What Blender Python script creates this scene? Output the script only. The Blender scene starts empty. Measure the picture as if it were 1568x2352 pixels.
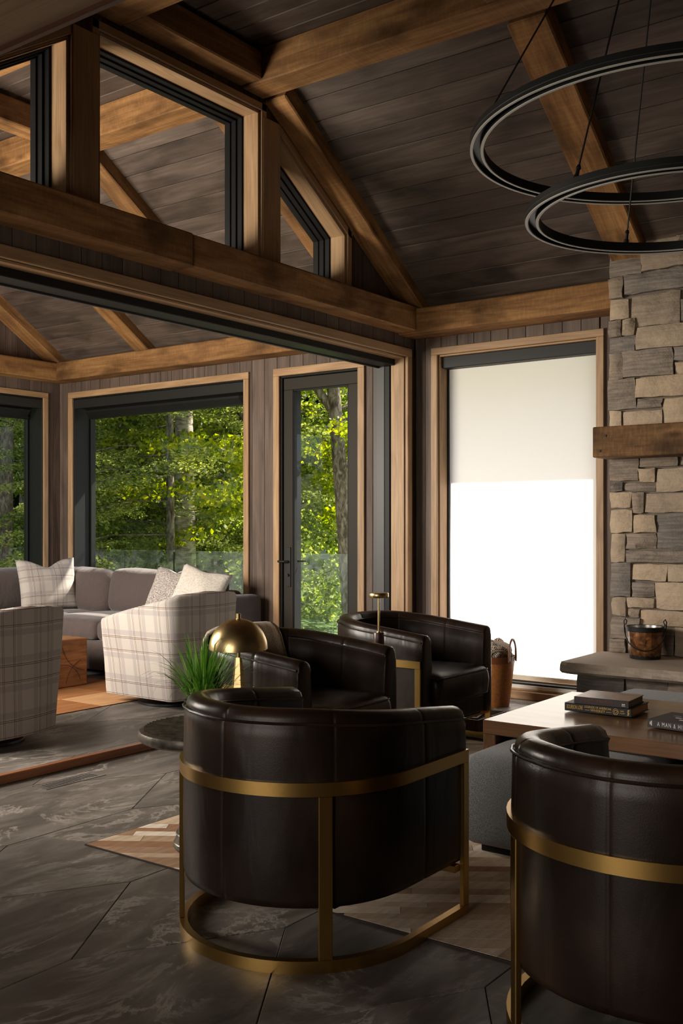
import bpy, bmesh, math, random
import numpy as np
from mathutils import Vector, Matrix, Quaternion

# ------------------------------------------------------------------ camera, sky, sun, lamps, exposure
SC = bpy.context.scene
COL = SC.collection
RAD = math.radians
YAW = 36.1474
cd = bpy.data.cameras.new('camera')
cd.sensor_fit = 'AUTO'; cd.sensor_width = 36.0
cd.lens = 2369.68 / 2352 * 36
cd.shift_y = 30 / 2352
cd.clip_start = 0.05; cd.clip_end = 300
cam = bpy.data.objects.new('camera', cd); COL.objects.link(cam)
cam.location = (0, 0, 1.2); cam.rotation_euler = (RAD(90), 0, RAD(YAW - 90))
SC.camera = cam

w = bpy.data.worlds.new('sky'); SC.world = w; w.use_nodes = True
wn = w.node_tree.nodes; wl = w.node_tree.links
sky = wn.new('ShaderNodeTexSky'); sky.sky_type = 'NISHITA'; sky.sun_disc = False
sky.sun_elevation = RAD(55); sky.sun_rotation = RAD(100); sky.air_density = 1.0; sky.dust_density = 2.5
wl.new(sky.outputs[0], wn['Background'].inputs[0]); wn['Background'].inputs[1].default_value = 0.2

def lamp(name, kind, loc, direction, energy, color, size=None, size_y=None, angle=None, spread=None):
    d = bpy.data.lights.new(name, kind); d.energy = energy; d.color = color
    if kind == 'AREA':
        d.shape = 'RECTANGLE'; d.size = size; d.size_y = size_y
        if spread: d.spread = RAD(spread)
    if angle is not None: d.angle = RAD(angle)
    o = bpy.data.objects.new(name, d); COL.objects.link(o); o.location = loc
    o.rotation_euler = Vector(direction).to_track_quat('-Z', 'Y').to_euler()
    return o
lamp('sun', 'SUN', (20, 0, 20), (-1, 0.35, -1.08), 10.0, (1.0, 0.93, 0.82), angle=0.8)
# daylight through the lake-side windows that lie left of the frame
lamp('lake_window_light', 'AREA', (1.98, 6.1, 1.75), (1, -0.33, -0.14), 150, (1.0, 0.90, 0.78), 2.2, 1.3)
lamp('kitchen_side_fill', 'AREA', (-2.6, 1.9, 1.4), (1, 0.10, 0.30), 48, (1.0, 0.88, 0.74), 2.6, 1.5)  # fill lamp added out of view to lift the foreground chairs and soffit
SC.view_settings.view_transform = 'Standard'; SC.view_settings.look = 'None'
SC.view_settings.gamma = 1; SC.view_settings.use_curve_mapping = False
SC.view_settings.exposure = 1.0
try:
    SC.cycles.max_bounces = 10; SC.cycles.transparent_max_bounces = 24; SC.cycles.use_denoising = True
    SC.cycles.sample_clamp_indirect = 6.0; SC.cycles.caustics_reflective = False; SC.cycles.caustics_refractive = False
except Exception: pass

# ------------------------------------------------------------------ object helpers
random.seed(7); RNG = np.random.default_rng(5)
def W(o):
    m = o.matrix_basis.copy(); p = o.parent
    while p: m = p.matrix_basis @ m; p = p.parent
    return m
def put(o, parent=None, world=False):
    COL.objects.link(o)
    if parent:
        o.parent = parent
        if world: o.matrix_basis = W(parent).inverted() @ o.matrix_basis
    return o
def mobj(name, verts, faces, mat, parent=None, smooth=False, world=False, M=None, uv=None):
    me = bpy.data.meshes.new(name); me.from_pydata([tuple(v) for v in verts], [], faces)
    me.materials.append(mat)
    if smooth: me.polygons.foreach_set('use_smooth', [True] * len(me.polygons))
    if uv is not None:
        l = me.uv_layers.new(name='uv')
        for lp in me.loops: l.data[lp.index].uv = uv[lp.vertex_index]
    me.update()
    o = bpy.data.objects.new(name, me)
    if M is not None: o.matrix_basis = M
    return put(o, parent, world)
def bobj(name, bm, mat, parent=None, smooth=False, world=False, M=None):
    me = bpy.data.meshes.new(name); bmesh.ops.recalc_face_normals(bm, faces=bm.faces); bm.to_mesh(me); bm.free()
    me.materials.append(mat)
    if smooth: me.polygons.foreach_set('use_smooth', [True] * len(me.polygons))
    o = bpy.data.objects.new(name, me)
    if M is not None: o.matrix_basis = M
    return put(o, parent, world)
def auto_smooth(o, ang=40):
    for p in o.data.polygons: p.use_smooth = True
    o.data.set_sharp_from_angle(angle=RAD(ang))
    return o
def tag(o, label=None, cat=None, group=None, kind=None):
    if label: o['label'] = label
    if cat: o['category'] = cat
    if group: o['group'] = group
    if kind: o['kind'] = kind
    return o
def empty(name, loc, rz=0, label=None, cat=None, group=None):
    o = bpy.data.objects.new(name, None); o.empty_display_size = .1; COL.objects.link(o)
    o.matrix_basis = Matrix.Translation(loc) @ Matrix.Rotation(rz, 4, 'Z')
    return tag(o, label, cat, group)
def copy_tree(o, parent=None):
    c = o.copy(); COL.objects.link(c); c.parent = parent
    for ch in list(o.children): copy_tree(ch, c)
    return c
def bmbox(bm, x0, x1, y0, y1, z0, z1, bev=0, seg=1):
    r = bmesh.ops.create_cube(bm, size=1)
    vs = r['verts']
    for v in vs:
        v.co = Vector(((x0 + x1) / 2 + v.co.x * (x1 - x0), (y0 + y1) / 2 + v.co.y * (y1 - y0), (z0 + z1) / 2 + v.co.z * (z1 - z0)))
    if bev:
        es = list({e for v in vs for e in v.link_edges})
        bmesh.ops.bevel(bm, geom=es, offset=min(bev, .45 * min(abs(x1 - x0), abs(y1 - y0), abs(z1 - z0))), segments=seg, affect='EDGES', profile=.5)
def box(name, x0, x1, y0, y1, z0, z1, mat, parent=None, bev=.003, world=False, seg=1):
    bm = bmesh.new(); bmbox(bm, x0, x1, y0, y1, z0, z1, bev, seg)
    return bobj(name, bm, mat, parent, world=world)
def wbox(name, x0, x1, y0, y1, z0, z1, mat, parent=None, bev=.003, axis='X'):
    """box with its own origin at its centre and local X along the grain axis (world placement)"""
    c = Vector(((x0 + x1) / 2, (y0 + y1) / 2, (z0 + z1) / 2)); d = Vector((x1 - x0, y1 - y0, z1 - z0))
    if axis == 'X': R = Matrix.Identity(3); e = d
    elif axis == 'Y': R = Matrix(((0, -1, 0), (1, 0, 0), (0, 0, 1))); e = Vector((d.y, d.x, d.z))
    else: R = Matrix(((0, 0, -1), (0, 1, 0), (1, 0, 0))); e = Vector((d.z, d.y, d.x))
    bm = bmesh.new(); bmbox(bm, -e.x / 2, e.x / 2, -e.y / 2, e.y / 2, -e.z / 2, e.z / 2, bev)
    return bobj(name, bm, mat, parent, world=True, M=Matrix.Translation(c) @ R.to_4x4())
def bar(name, p0, p1, wy, hz, mat, parent=None, bev=.003, up=(0, 0, 1), world=True):
    p0 = Vector(p0); p1 = Vector(p1); X = (p1 - p0); L = X.length; X.normalize()
    Z = Vector(up); Z = (Z - X * Z.dot(X)).normalized(); Y = Z.cross(X)
    R = Matrix((X, Y, Z)).transposed().to_4x4()
    bm = bmesh.new(); bmbox(bm, -L / 2, L / 2, -wy / 2, wy / 2, -hz / 2, hz / 2, bev)
    return bobj(name, bm, mat, parent, world=world, M=Matrix.Translation((p0 + p1) / 2) @ R)
def prism(name, poly, a0, a1, plane, mat, parent=None, world=True):
    """extrude a 2D polygon: plane 'xz' along y, 'xy' along z, 'yz' along x"""
    n = len(poly)
    def P(p, a): return {'xz': (p[0], a, p[1]), 'xy': (p[0], p[1], a), 'yz': (a, p[0], p[1])}[plane]
    v = [P(p, a0) for p in poly] + [P(p, a1) for p in poly]
    f = [tuple(range(n)), tuple(range(2 * n - 1, n - 1, -1))] + [(i, i + n, (i + 1) % n + n, (i + 1) % n) for i in range(n)]
    bm = bmesh.new(); bv = [bm.verts.new(q) for q in v]
    for q in f: bm.faces.new([bv[i] for i in q])
    return bobj(name, bm, mat, parent, world=world)
def tubev(pts, r, n=8, cap=True, radii=None):
    pts = [Vector(p) for p in pts]; vs = []; fs = []
    up = Vector((0, 0, 1)); prev = None
    for i, p in enumerate(pts):
        t = (pts[min(i + 1, len(pts) - 1)] - pts[max(i - 1, 0)]).normalized()
        if prev is None:
            a = t.cross(up if abs(t.z) < .9 else Vector((1, 0, 0))).normalized()
        else:
            a = (prev - t * prev.dot(t)).normalized()
        prev = a; b = t.cross(a); rr = radii[i] if radii else r
        for k in range(n):
            th = 2 * math.pi * k / n; vs.append(p + (a * math.cos(th) + b * math.sin(th)) * rr)
    for i in range(len(pts) - 1):
        for k in range(n):
            fs.append((i * n + k, i * n + (k + 1) % n, (i + 1) * n + (k + 1) % n, (i + 1) * n + k))
    if cap:
        fs.append(tuple(range(n - 1, -1, -1))); fs.append(tuple((len(pts) - 1) * n + k for k in range(n)))
    return vs, fs
def tube(name, pts, r, mat, parent=None, n=8, radii=None, world=False, smooth=True):
    v, f = tubev(pts, r, n, True, radii); o = mobj(name, v, f, mat, parent, smooth, world)
    if smooth: auto_smooth(o, 50)
    return o
def lathe(name, prof, mat, parent=None, n=40, world=False, smooth=True, M=None, ang=40):
    vs = []; fs = []; m = len(prof)
    for k in range(n):
        th = 2 * math.pi * k / n
        for r, z in prof: vs.append((r * math.cos(th), r * math.sin(th), z))
    for k in range(n):
        a = k * m; b = ((k + 1) % n) * m
        for i in range(m - 1): fs.append((a + i, b + i, b + i + 1, a + i + 1))
    bm = bmesh.new(); bv = [bm.verts.new(v) for v in vs]
    for f in fs:
        try: bm.faces.new([bv[i] for i in f])
        except ValueError: pass
    bmesh.ops.remove_doubles(bm, verts=bm.verts, dist=1e-5)
    bmesh.ops.dissolve_degenerate(bm, edges=bm.edges, dist=1e-6)
    o = bobj(name, bm, mat, parent, world=world, M=M)
    if smooth: auto_smooth(o, ang)
    return o
def rbox(name, w_, d_, h_, r, mat, parent=None, crown=0, side=0, n=5, loc=(0, 0, 0), rot=None, world=False, scale_uv=None, wob=0):
    """upholstered box: rounded edges, crowned top, bulged sides; origin at the bottom centre"""
    hx, hy, hz = w_ / 2, d_ / 2, h_ / 2; r = min(r, hx * .98, hy * .98, hz * .98)
    def ts(h): return sorted(set([round(v, 5) for v in [-h, -h + r * .12, -h + r * .45, -h + r] + list(np.linspace(-h + r, h - r, n)) + [h - r, h - r * .45, h - r * .12, h]]))
    tx, ty, tz = ts(hx), ts(hy), ts(hz); key = {}; V = []; F = []
    def vid(p):
        k = tuple(round(c, 4) for c in p)
        if k not in key:
            key[k] = len(V)
            q = Vector((max(-hx + r, min(hx - r, p[0])), max(-hy + r, min(hy - r, p[1])), max(-hz + r, min(hz - r, p[2]))))
            dv = Vector(p) - q
            if dv.length > 1e-6: dv = dv.normalized() * r
            o = q + dv; u, v, t = o.x / hx, o.y / hy, o.z / hz
            if crown: o.z += crown * (1 - u * u) * (1 - v * v) * (1 if t > 0 else .25 * t)
            if side: o.x += side * u * (1 - v * v) * (1 - t * t); o.y += side * v * (1 - u * u) * (1 - t * t)
            if wob: o += Vector((math.sin(9 * o.y + 5 * o.z), math.sin(8 * o.x + 7 * o.z), math.sin(7 * o.x + 9 * o.y))) * wob
            V.append((o.x, o.y, o.z + hz))
        return key[k]
    def face(A, B, fn):
        for i in range(len(A) - 1):
            for j in range(len(B) - 1):
                q = [vid(fn(A[i], B[j])), vid(fn(A[i + 1], B[j])), vid(fn(A[i + 1], B[j + 1])), vid(fn(A[i], B[j + 1]))]
                if len(set(q)) > 2: F.append(tuple(dict.fromkeys(q)))
    for s in (-1, 1):
        face(tx, ty, lambda a, b: (a, b, s * hz)); face(tx, tz, lambda a, b: (a, s * hy, b)); face(ty, tz, lambda a, b: (s * hx, a, b))
    bm = bmesh.new(); bv = [bm.verts.new(v) for v in V]
    for f in F:
        try: bm.faces.new([bv[i] for i in f])
        except ValueError: pass
    M = Matrix.Translation(loc) @ (rot.to_matrix().to_4x4() if isinstance(rot, Quaternion) else (rot if rot is not None else Matrix.Identity(4)))
    return bobj(name, bm, mat, parent, smooth=True, world=world, M=M)
def eul(x=0, y=0, z=0):
    return Matrix.Rotation(RAD(z), 4, 'Z') @ Matrix.Rotation(RAD(y), 4, 'Y') @ Matrix.Rotation(RAD(x), 4, 'X')
def quads_obj(name, Q, mat, parent=None):
    """Q: (n,4,3) array of separate quads -> one mesh"""
    n = len(Q); me = bpy.data.meshes.new(name)
    me.vertices.add(n * 4); me.vertices.foreach_set('co', Q.astype(np.float32).ravel())
    me.loops.add(n * 4); me.loops.foreach_set('vertex_index', np.arange(n * 4, dtype=np.int32))
    me.polygons.add(n); me.polygons.foreach_set('loop_start', np.arange(0, n * 4, 4, dtype=np.int32))
    try: me.polygons.foreach_set('loop_total', np.full(n, 4, dtype=np.int32))
    except Exception: pass
    me.update(calc_edges=True); me.validate(); me.materials.append(mat)
    o = bpy.data.objects.new(name, me)
    put(o, parent)
    if parent: o.matrix_basis = W(parent).inverted()
    return o
def text_obj(name, s, size, mat, parent, M, sx=1.0, extrude=.0004, align='LEFT', space=1.0, width=None):
    cu = bpy.data.curves.new(name, 'FONT'); cu.body = s; cu.size = size; cu.extrude = extrude; cu.align_x = align; cu.align_y = 'CENTER'
    cu.space_character = space; cu.resolution_u = 3
    t = bpy.data.objects.new(name, cu); COL.objects.link(t)
    dg = bpy.context.evaluated_depsgraph_get(); me = bpy.data.meshes.new_from_object(t.evaluated_get(dg))
    bpy.data.objects.remove(t); me.materials.clear(); me.materials.append(mat)
    if width: sx = width / max(v.co.x for v in me.vertices)
    for v in me.vertices: v.co.x *= sx
    o = bpy.data.objects.new(name, me); o.matrix_basis = M
    return put(o, parent)

# ------------------------------------------------------------------ materials
def new_mat(name):
    m = bpy.data.materials.new(name); m.use_nodes = True
    return m, m.node_tree.nodes, m.node_tree.links, m.node_tree.nodes['Principled BSDF']
def N(ns, t, **k):
    n = ns.new(t)
    for a, b in k.items():
        if a.startswith('i_'): n.inputs[a[2:].replace('_', ' ')].default_value = b
        else: setattr(n, a, b)
    return n
def ramp(ns, stops, interp='LINEAR'):
    r = ns.new('ShaderNodeValToRGB'); r.color_ramp.interpolation = interp
    e = r.color_ramp.elements
    while len(e) < len(stops): e.new(.5)
    for el, (p, c) in zip(e, stops):
        el.position = p; el.color = (*c, 1) if len(c) == 3 else c
    return r
def coords(ns, ls, scale, rnd=True, kind='Object'):
    tc = ns.new('ShaderNodeTexCoord'); mp = ns.new('ShaderNodeMapping'); mp.inputs['Scale'].default_value = scale
    src = tc.outputs[kind]
    if rnd:
        oi = ns.new('ShaderNodeObjectInfo'); mu = N(ns, 'ShaderNodeMath', operation='MULTIPLY'); mu.inputs[1].default_value = 53.0
        ls.new(oi.outputs['Random'], mu.inputs[0])
        ad = N(ns, 'ShaderNodeVectorMath', operation='ADD'); ls.new(src, ad.inputs[0]); ls.new(mu.outputs[0], ad.inputs[1]); src = ad.outputs[0]
    ls.new(src, mp.inputs[0])
    return mp.outputs[0]
def mix(ns, ls, a, b, fac, mode='MIX'):
    m = ns.new('ShaderNodeMix'); m.data_type = 'RGBA'; m.blend_type = mode
    for s, v in ((m.inputs[0], fac), (m.inputs[6], a), (m.inputs[7], b)):
        if hasattr(v, 'type') and hasattr(v, 'is_linked'): ls.new(v, s)
        elif isinstance(v, (int, float)): s.default_value = v
        else: s.default_value = (*v, 1)
    return m.outputs[2]
def bump(ns, ls, b, h, strength=.3, dist=.01):
    n = ns.new('ShaderNodeBump'); n.inputs['Strength'].default_value = strength; n.inputs['Distance'].default_value = dist
    ls.new(h, n.inputs['Height']); ls.new(n.outputs[0], b.inputs['Normal'])
def plain(name, col, rough=.5, metal=0, spec=.5, bumpy=0, bscale=200, var=0):
    m, ns, ls, b = new_mat(name)
    b.inputs['Base Color'].default_value = (*col, 1); b.inputs['Roughness'].default_value = rough
    b.inputs['Metallic'].default_value = metal; b.inputs['Specular IOR Level'].default_value = spec
    if bumpy or var:
        v = coords(ns, ls, (bscale,) * 3, rnd=False); n = N(ns, 'ShaderNodeTexNoise', i_Scale=1.0, i_Detail=3.0); ls.new(v, n.inputs['Vector'])
        if bumpy: bump(ns, ls, b, n.outputs['Fac'], bumpy, .004)
        if var: ls.new(mix(ns, ls, col, [c * (1 - var) for c in col], n.outputs['Fac']), b.inputs['Base Color'])
    return m
def wood(name, dark, mid, light, rough=.6, grain=1.0, knots=0, saw=0, spec=.3, bstr=.25, rnd_val=.25):
    m, ns, ls, b = new_mat(name)
    v = coords(ns, ls, (.9, 7, 7)); n1 = N(ns, 'ShaderNodeTexNoise', i_Scale=1.6 * grain, i_Detail=6.0, i_Distortion=1.2); ls.new(v, n1.inputs['Vector'])
    v2 = coords(ns, ls, (3, 90, 90)); n2 = N(ns, 'ShaderNodeTexNoise', i_Scale=1.0, i_Detail=4.0, i_Distortion=.4); ls.new(v2, n2.inputs['Vector'])
    r = ramp(ns, [(.28, dark), (.5, mid), (.72, light)]); ls.new(n1.outputs['Fac'], r.inputs[0])
    g = ramp(ns, [(.3, (.55, .55, .55)), (.6, (1, 1, 1))]); ls.new(n2.outputs['Fac'], g.inputs[0])
    c = mix(ns, ls, r.outputs[0], g.outputs[0], .55, 'MULTIPLY')
    oi = ns.new('ShaderNodeObjectInfo'); mr = N(ns, 'ShaderNodeMapRange'); mr.inputs['To Min'].default_value = 1 - rnd_val; mr.inputs['To Max'].default_value = 1 + rnd_val
    ls.new(oi.outputs['Random'], mr.inputs['Value'])
    hs = ns.new('ShaderNodeHueSaturation'); ls.new(c, hs.inputs['Color']); ls.new(mr.outputs[0], hs.inputs['Value']); c = hs.outputs[0]
    h = n2.outputs['Fac']
    if knots:
        v3 = coords(ns, ls, (1.5, 5, 5)); vo = N(ns, 'ShaderNodeTexVoronoi', i_Scale=1.0); ls.new(v3, vo.inputs['Vector'])
        k = ramp(ns, [(.03, (1, 1, 1)), (.12, (0, 0, 0))]); ls.new(vo.outputs['Distance'], k.inputs[0])
        mk = N(ns, 'ShaderNodeMath', operation='MULTIPLY'); mk.inputs[1].default_value = knots; ls.new(k.outputs[0], mk.inputs[0])
        c = mix(ns, ls, c, [x * .3 for x in dark], mk.outputs[0])
        v4 = coords(ns, ls, (1.2, 2.2, 2.2)); n4 = N(ns, 'ShaderNodeTexNoise', i_Scale=2.0, i_Detail=5.0); ls.new(v4, n4.inputs['Vector'])
        st = ramp(ns, [(.50, (0, 0, 0)), (.70, (.85, .85, .85))]); ls.new(n4.outputs['Fac'], st.inputs[0])
        c = mix(ns, ls, c, [x * .45 for x in dark], st.outputs[0])
    if saw:
        v5 = coords(ns, ls, (60, 0, 18), rnd=False); n5 = N(ns, 'ShaderNodeTexNoise', i_Scale=1.0, i_Detail=2.0); ls.new(v5, n5.inputs['Vector'])
        sr = ramp(ns, [(.35, (1, 1, 1)), (.55, (.72, .72, .72))]); ls.new(n5.outputs['Fac'], sr.inputs[0])
        c = mix(ns, ls, c, sr.outputs[0], saw, 'MULTIPLY')
    ls.new(c, b.inputs['Base Color']); b.inputs['Roughness'].default_value = rough; b.inputs['Specular IOR Level'].default_value = spec
    bump(ns, ls, b, h, bstr, .003)
    return m
M_beam = wood('reclaimed_fir', (.16, .075, .026), (.29, .145, .055), (.40, .215, .085), .7, 1.0, .75, .5, .2, .35)
M_mantel = wood('rough_sawn_timber', (.10, .05, .02), (.20, .105, .045), (.28, .15, .065), .75, 1.0, .7, .9, .2, .5)
M_board = wood('stained_board', (.068, .049, .039), (.098, .072, .058), (.135, .099, .080), .55, 1.0, .25, 0, .3, .15, .22)
M_siding = wood('stained_siding', (.072, .051, .041), (.105, .075, .060), (.14, .102, .082), .6, 1.0, 0, 0, .25, .15, .15)
M_oak = wood('oak_trim', (.25, .15, .075), (.34, .21, .112), (.41, .262, .146), .5, 1.2, 0, 0, .35, .15, .08)
M_walnut = wood('brown_stained_maple', (.13, .062, .028), (.20, .10, .048), (.26, .135, .068), .28, .8, 0, 0, .5, .05, .08)
for _k, _v in (('Coat Weight', .3), ('Coat Roughness', .16)): M_walnut.node_tree.nodes['Principled BSDF'].inputs[_k].default_value = _v
M_cratewood = wood('weathered_crate_wood', (.06, .035, .02), (.11, .065, .035), (.16, .1, .06), .7, 1.5, .3, 0)
M_pailwood = wood('burnt_pail_wood', (.035, .012, .004), (.14, .05, .012), (.36, .16, .045), .35, 2.2, .5, 0, .5, .1)
M_teak = wood('teak_root', (.16, .06, .016), (.30, .125, .035), (.45, .21, .07), .45, 1.6, .5, 0, .4, .2)
M_threshold = wood('red_oak_sill', (.16, .058, .024), (.24, .09, .04), (.30, .12, .055), .4, 1.0, 0, 0, .4, .1, .05)
M_soffit = wood('veneer_panel', (.20, .135, .09), (.24, .165, .11), (.28, .195, .135), .6, .6, 0, 0, .2, .05, .02)
def bark(name, d, m_, l, sc):
    m, ns, ls, b = new_mat(name)
    v = coords(ns, ls, sc); n = N(ns, 'ShaderNodeTexNoise', i_Scale=1.0, i_Detail=6.0, i_Roughness=.65, i_Distortion=.5); ls.new(v, n.inputs['Vector'])
    r = ramp(ns, [(.32, d), (.48, m_), (.62, l)]); ls.new(n.outputs['Fac'], r.inputs[0]); ls.new(r.outputs[0], b.inputs['Base Color']); b.inputs['Roughness'].default_value = .95; b.inputs['Specular IOR Level'].default_value = .1
    bump(ns, ls, b, n.outputs['Fac'], 1.0, .03)
    return m
M_trunk = bark('tree_bark', (.05, .038, .03), (.16, .125, .095), (.34, .285, .23), (22, 22, 9))
M_birch = bark('birch_bark', (.12, .09, .07), (.36, .30, .24), (.60, .53, .44), (7, 7, 22))
M_black = plain('black_metal', (.008, .008, .008), .5, 0, .2)
M_blackgloss = plain('black_lacquer', (.009, .009, .010), .5, 0, .15)
M_bronzeframe = plain('dark_bronze_frame', (.024, .021, .016), .5, 0, .15)
M_greypanel = plain('grey_side_panel', (.040, .040, .038), .45, 0, .4)
M_cassette = plain('shade_cassette', (.014, .014, .014), .5, 0, .25)
M_hem = plain('beige_hem', (.62, .56, .46), .6)
M_white = plain('white_track', (.7, .68, .64), .4)
M_diffuser = plain('opal_diffuser', (.40, .385, .36), .6)
M_plaster = plain('dark_backing', (.02, .015, .012), .9)
M_roof = plain('roof_shingle', (.05, .045, .04), .9)
M_pages = plain('book_pages', (.42, .35, .27), .8, var=.3, bscale=900)
M_goldedge = plain('gilt_page_edge', (.45, .22, .04), .4, .4)
M_covblack = plain('black_book_cloth', (.012, .012, .013), .5)
M_covgrey = plain('charcoal_book_cloth', (.035, .030, .031), .6)
M_gilt = plain('gilt_lettering', (.75, .5, .16), .35, .3)
M_rose = plain('faded_rose_lettering', (.22, .085, .07), .5)
M_lettwhite = plain('white_lettering', (.7, .68, .66), .6)
M_rubber = plain('black_swivel_base', (.008, .008, .009), .4)
M_iron = plain('wrought_iron', (.018, .017, .016), .55, .6)
M_steel = plain('galvanised_inside', (.35, .34, .33), .3, .9)
M_pot = plain('black_ceramic', (.015, .014, .013), .4)
M_cord = plain('black_cord', (.006, .006, .006), .6)
M_slot = plain('vent_slot', (.004, .004, .004), .8)
M_walnutdark = plain('dark_walnut', (.045, .018, .012), .35)
M_siding_out = plain('grey_shed_siding', (.42, .40, .36), .8)
M_strap = plain('brown_leather_strap', (.16, .05, .016), .4)

def gold(name, col, rough):
    m, ns, ls, b = new_mat(name); b.inputs['Metallic'].default_value = 1; b.inputs['Roughness'].default_value = rough
    b.inputs['Base Color'].default_value = (*col, 1)
    v = coords(ns, ls, (40, 40, 600)); n = N(ns, 'ShaderNodeTexNoise', i_Scale=1.0, i_Detail=2.0); ls.new(v, n.inputs['Vector'])
    bump(ns, ls, b, n.outputs['Fac'], .04, .002)
    return m
M_gold = gold('brushed_brass', (.52, .32, .10), .30)
M_brass = gold('polished_brass', (.60, .45, .22), .30)

def leather():
    m, ns, ls, b = new_mat('dark_brown_leather')
    v = coords(ns, ls, (3.2,) * 3); n = N(ns, 'ShaderNodeTexNoise', i_Scale=1.0, i_Detail=5.0); ls.new(v, n.inputs['Vector'])
    r = ramp(ns, [(.3, (.008, .005, .0038)), (.55, (.018, .010, .0068)), (.8, (.050, .024, .0125))]); ls.new(n.outputs['Fac'], r.inputs[0]); ls.new(r.outputs[0], b.inputs['Base Color'])
    rr = ramp(ns, [(.3, (.27,) * 3), (.75, (.44,) * 3)]); ls.new(n.outputs['Fac'], rr.inputs[0]); ls.new(rr.outputs[0], b.inputs['Roughness'])
    v2 = coords(ns, ls, (260,) * 3); vo = N(ns, 'ShaderNodeTexVoronoi', i_Scale=1.0); ls.new(v2, vo.inputs['Vector'])
    v3 = coords(ns, ls, (9, 9, 3.0)); n3 = N(ns, 'ShaderNodeTexNoise', i_Scale=1.0, i_Detail=2.0, i_Distortion=.6); ls.new(v3, n3.inputs['Vector'])
    b1 = ns.new('ShaderNodeBump'); b1.inputs['Strength'].default_value = .13; b1.inputs['Distance'].default_value = .03; ls.new(n3.outputs['Fac'], b1.inputs['Height'])
    b2 = ns.new('ShaderNodeBump'); b2.inputs['Strength'].default_value = .12; b2.inputs['Distance'].default_value = .001; ls.new(vo.outputs['Distance'], b2.inputs['Height'])
    ls.new(b1.outputs[0], b2.inputs['Normal']); ls.new(b2.outputs[0], b.inputs['Normal'])
    b.inputs['Specular IOR Level'].default_value = .30
    return m
M_leather = leather()
def fabric(name, c1, c2, scale=500, rough=.95, bstr=.35, wrinkle=0, sheen=.2):
    m, ns, ls, b = new_mat(name)
    v = coords(ns, ls, (scale,) * 3, rnd=False); n = N(ns, 'ShaderNodeTexNoise', i_Scale=1.0, i_Detail=2.0); ls.new(v, n.inputs['Vector'])
    r = ramp(ns, [(.35, c1), (.65, c2)]); ls.new(n.outputs['Fac'], r.inputs[0]); ls.new(r.outputs[0], b.inputs['Base Color'])
    b.inputs['Roughness'].default_value = rough; b.inputs['Specular IOR Level'].default_value = .15; b.inputs['Sheen Weight'].default_value = sheen
    b2 = ns.new('ShaderNodeBump'); b2.inputs['Strength'].default_value = bstr; b2.inputs['Distance'].default_value = .002; ls.new(n.outputs['Fac'], b2.inputs['Height'])
    if wrinkle:
        v3 = coords(ns, ls, (7, 7, 7)); n3 = N(ns, 'ShaderNodeTexNoise', i_Scale=1.0, i_Detail=2.0, i_Distortion=1.0); ls.new(v3, n3.inputs['Vector'])
        b1 = ns.new('ShaderNodeBump'); b1.inputs['Strength'].default_value = wrinkle; b1.inputs['Distance'].default_value = .03; ls.new(n3.outputs['Fac'], b1.inputs['Height']); ls.new(b1.outputs[0], b2.inputs['Normal'])
    ls.new(b2.outputs[0], b.inputs['Normal'])
    return m
M_sofa = fabric('taupe_upholstery', (.060, .045, .041), (.105, .080, .073), 420, wrinkle=.35)
M_pouf = fabric('blue_grey_boucle', (.15, .16, .17), (.32, .34, .355), 330, bstr=.8)
M_speck = fabric('speckled_pillow', (.16, .13, .115), (.55, .50, .46), 130, bstr=.6)
M_fur = fabric('cream_fleece', (.50, .45, .39), (.66, .61, .54), 90, bstr=1.0, wrinkle=.3)
M_throw = fabric('fawn_knit_throw', (.24, .17, .11), (.44, .33, .225), 260, bstr=1.0)
M_fringe = fabric('cream_fringe', (.35, .29, .22), (.55, .47, .38), 200)
M_tanleather = fabric('cognac_leather', (.30, .11, .03), (.38, .15, .045), 60, rough=.45, bstr=.1, sheen=0)
def basket_blanket():
    m, ns, ls, b = new_mat('houndstooth_blanket')
    v = coords(ns, ls, (110,) * 3, rnd=False); c = N(ns, 'ShaderNodeTexChecker', i_Scale=1.0); ls.new(v, c.inputs['Vector'])
    c.inputs[1].default_value = (.04, .03, .025, 1); c.inputs[2].default_value = (.5, .4, .3, 1); ls.new(c.outputs[0], b.inputs['Base Color']); b.inputs['Roughness'].default_value = .95
    return m
M_hound = basket_blanket()
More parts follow.
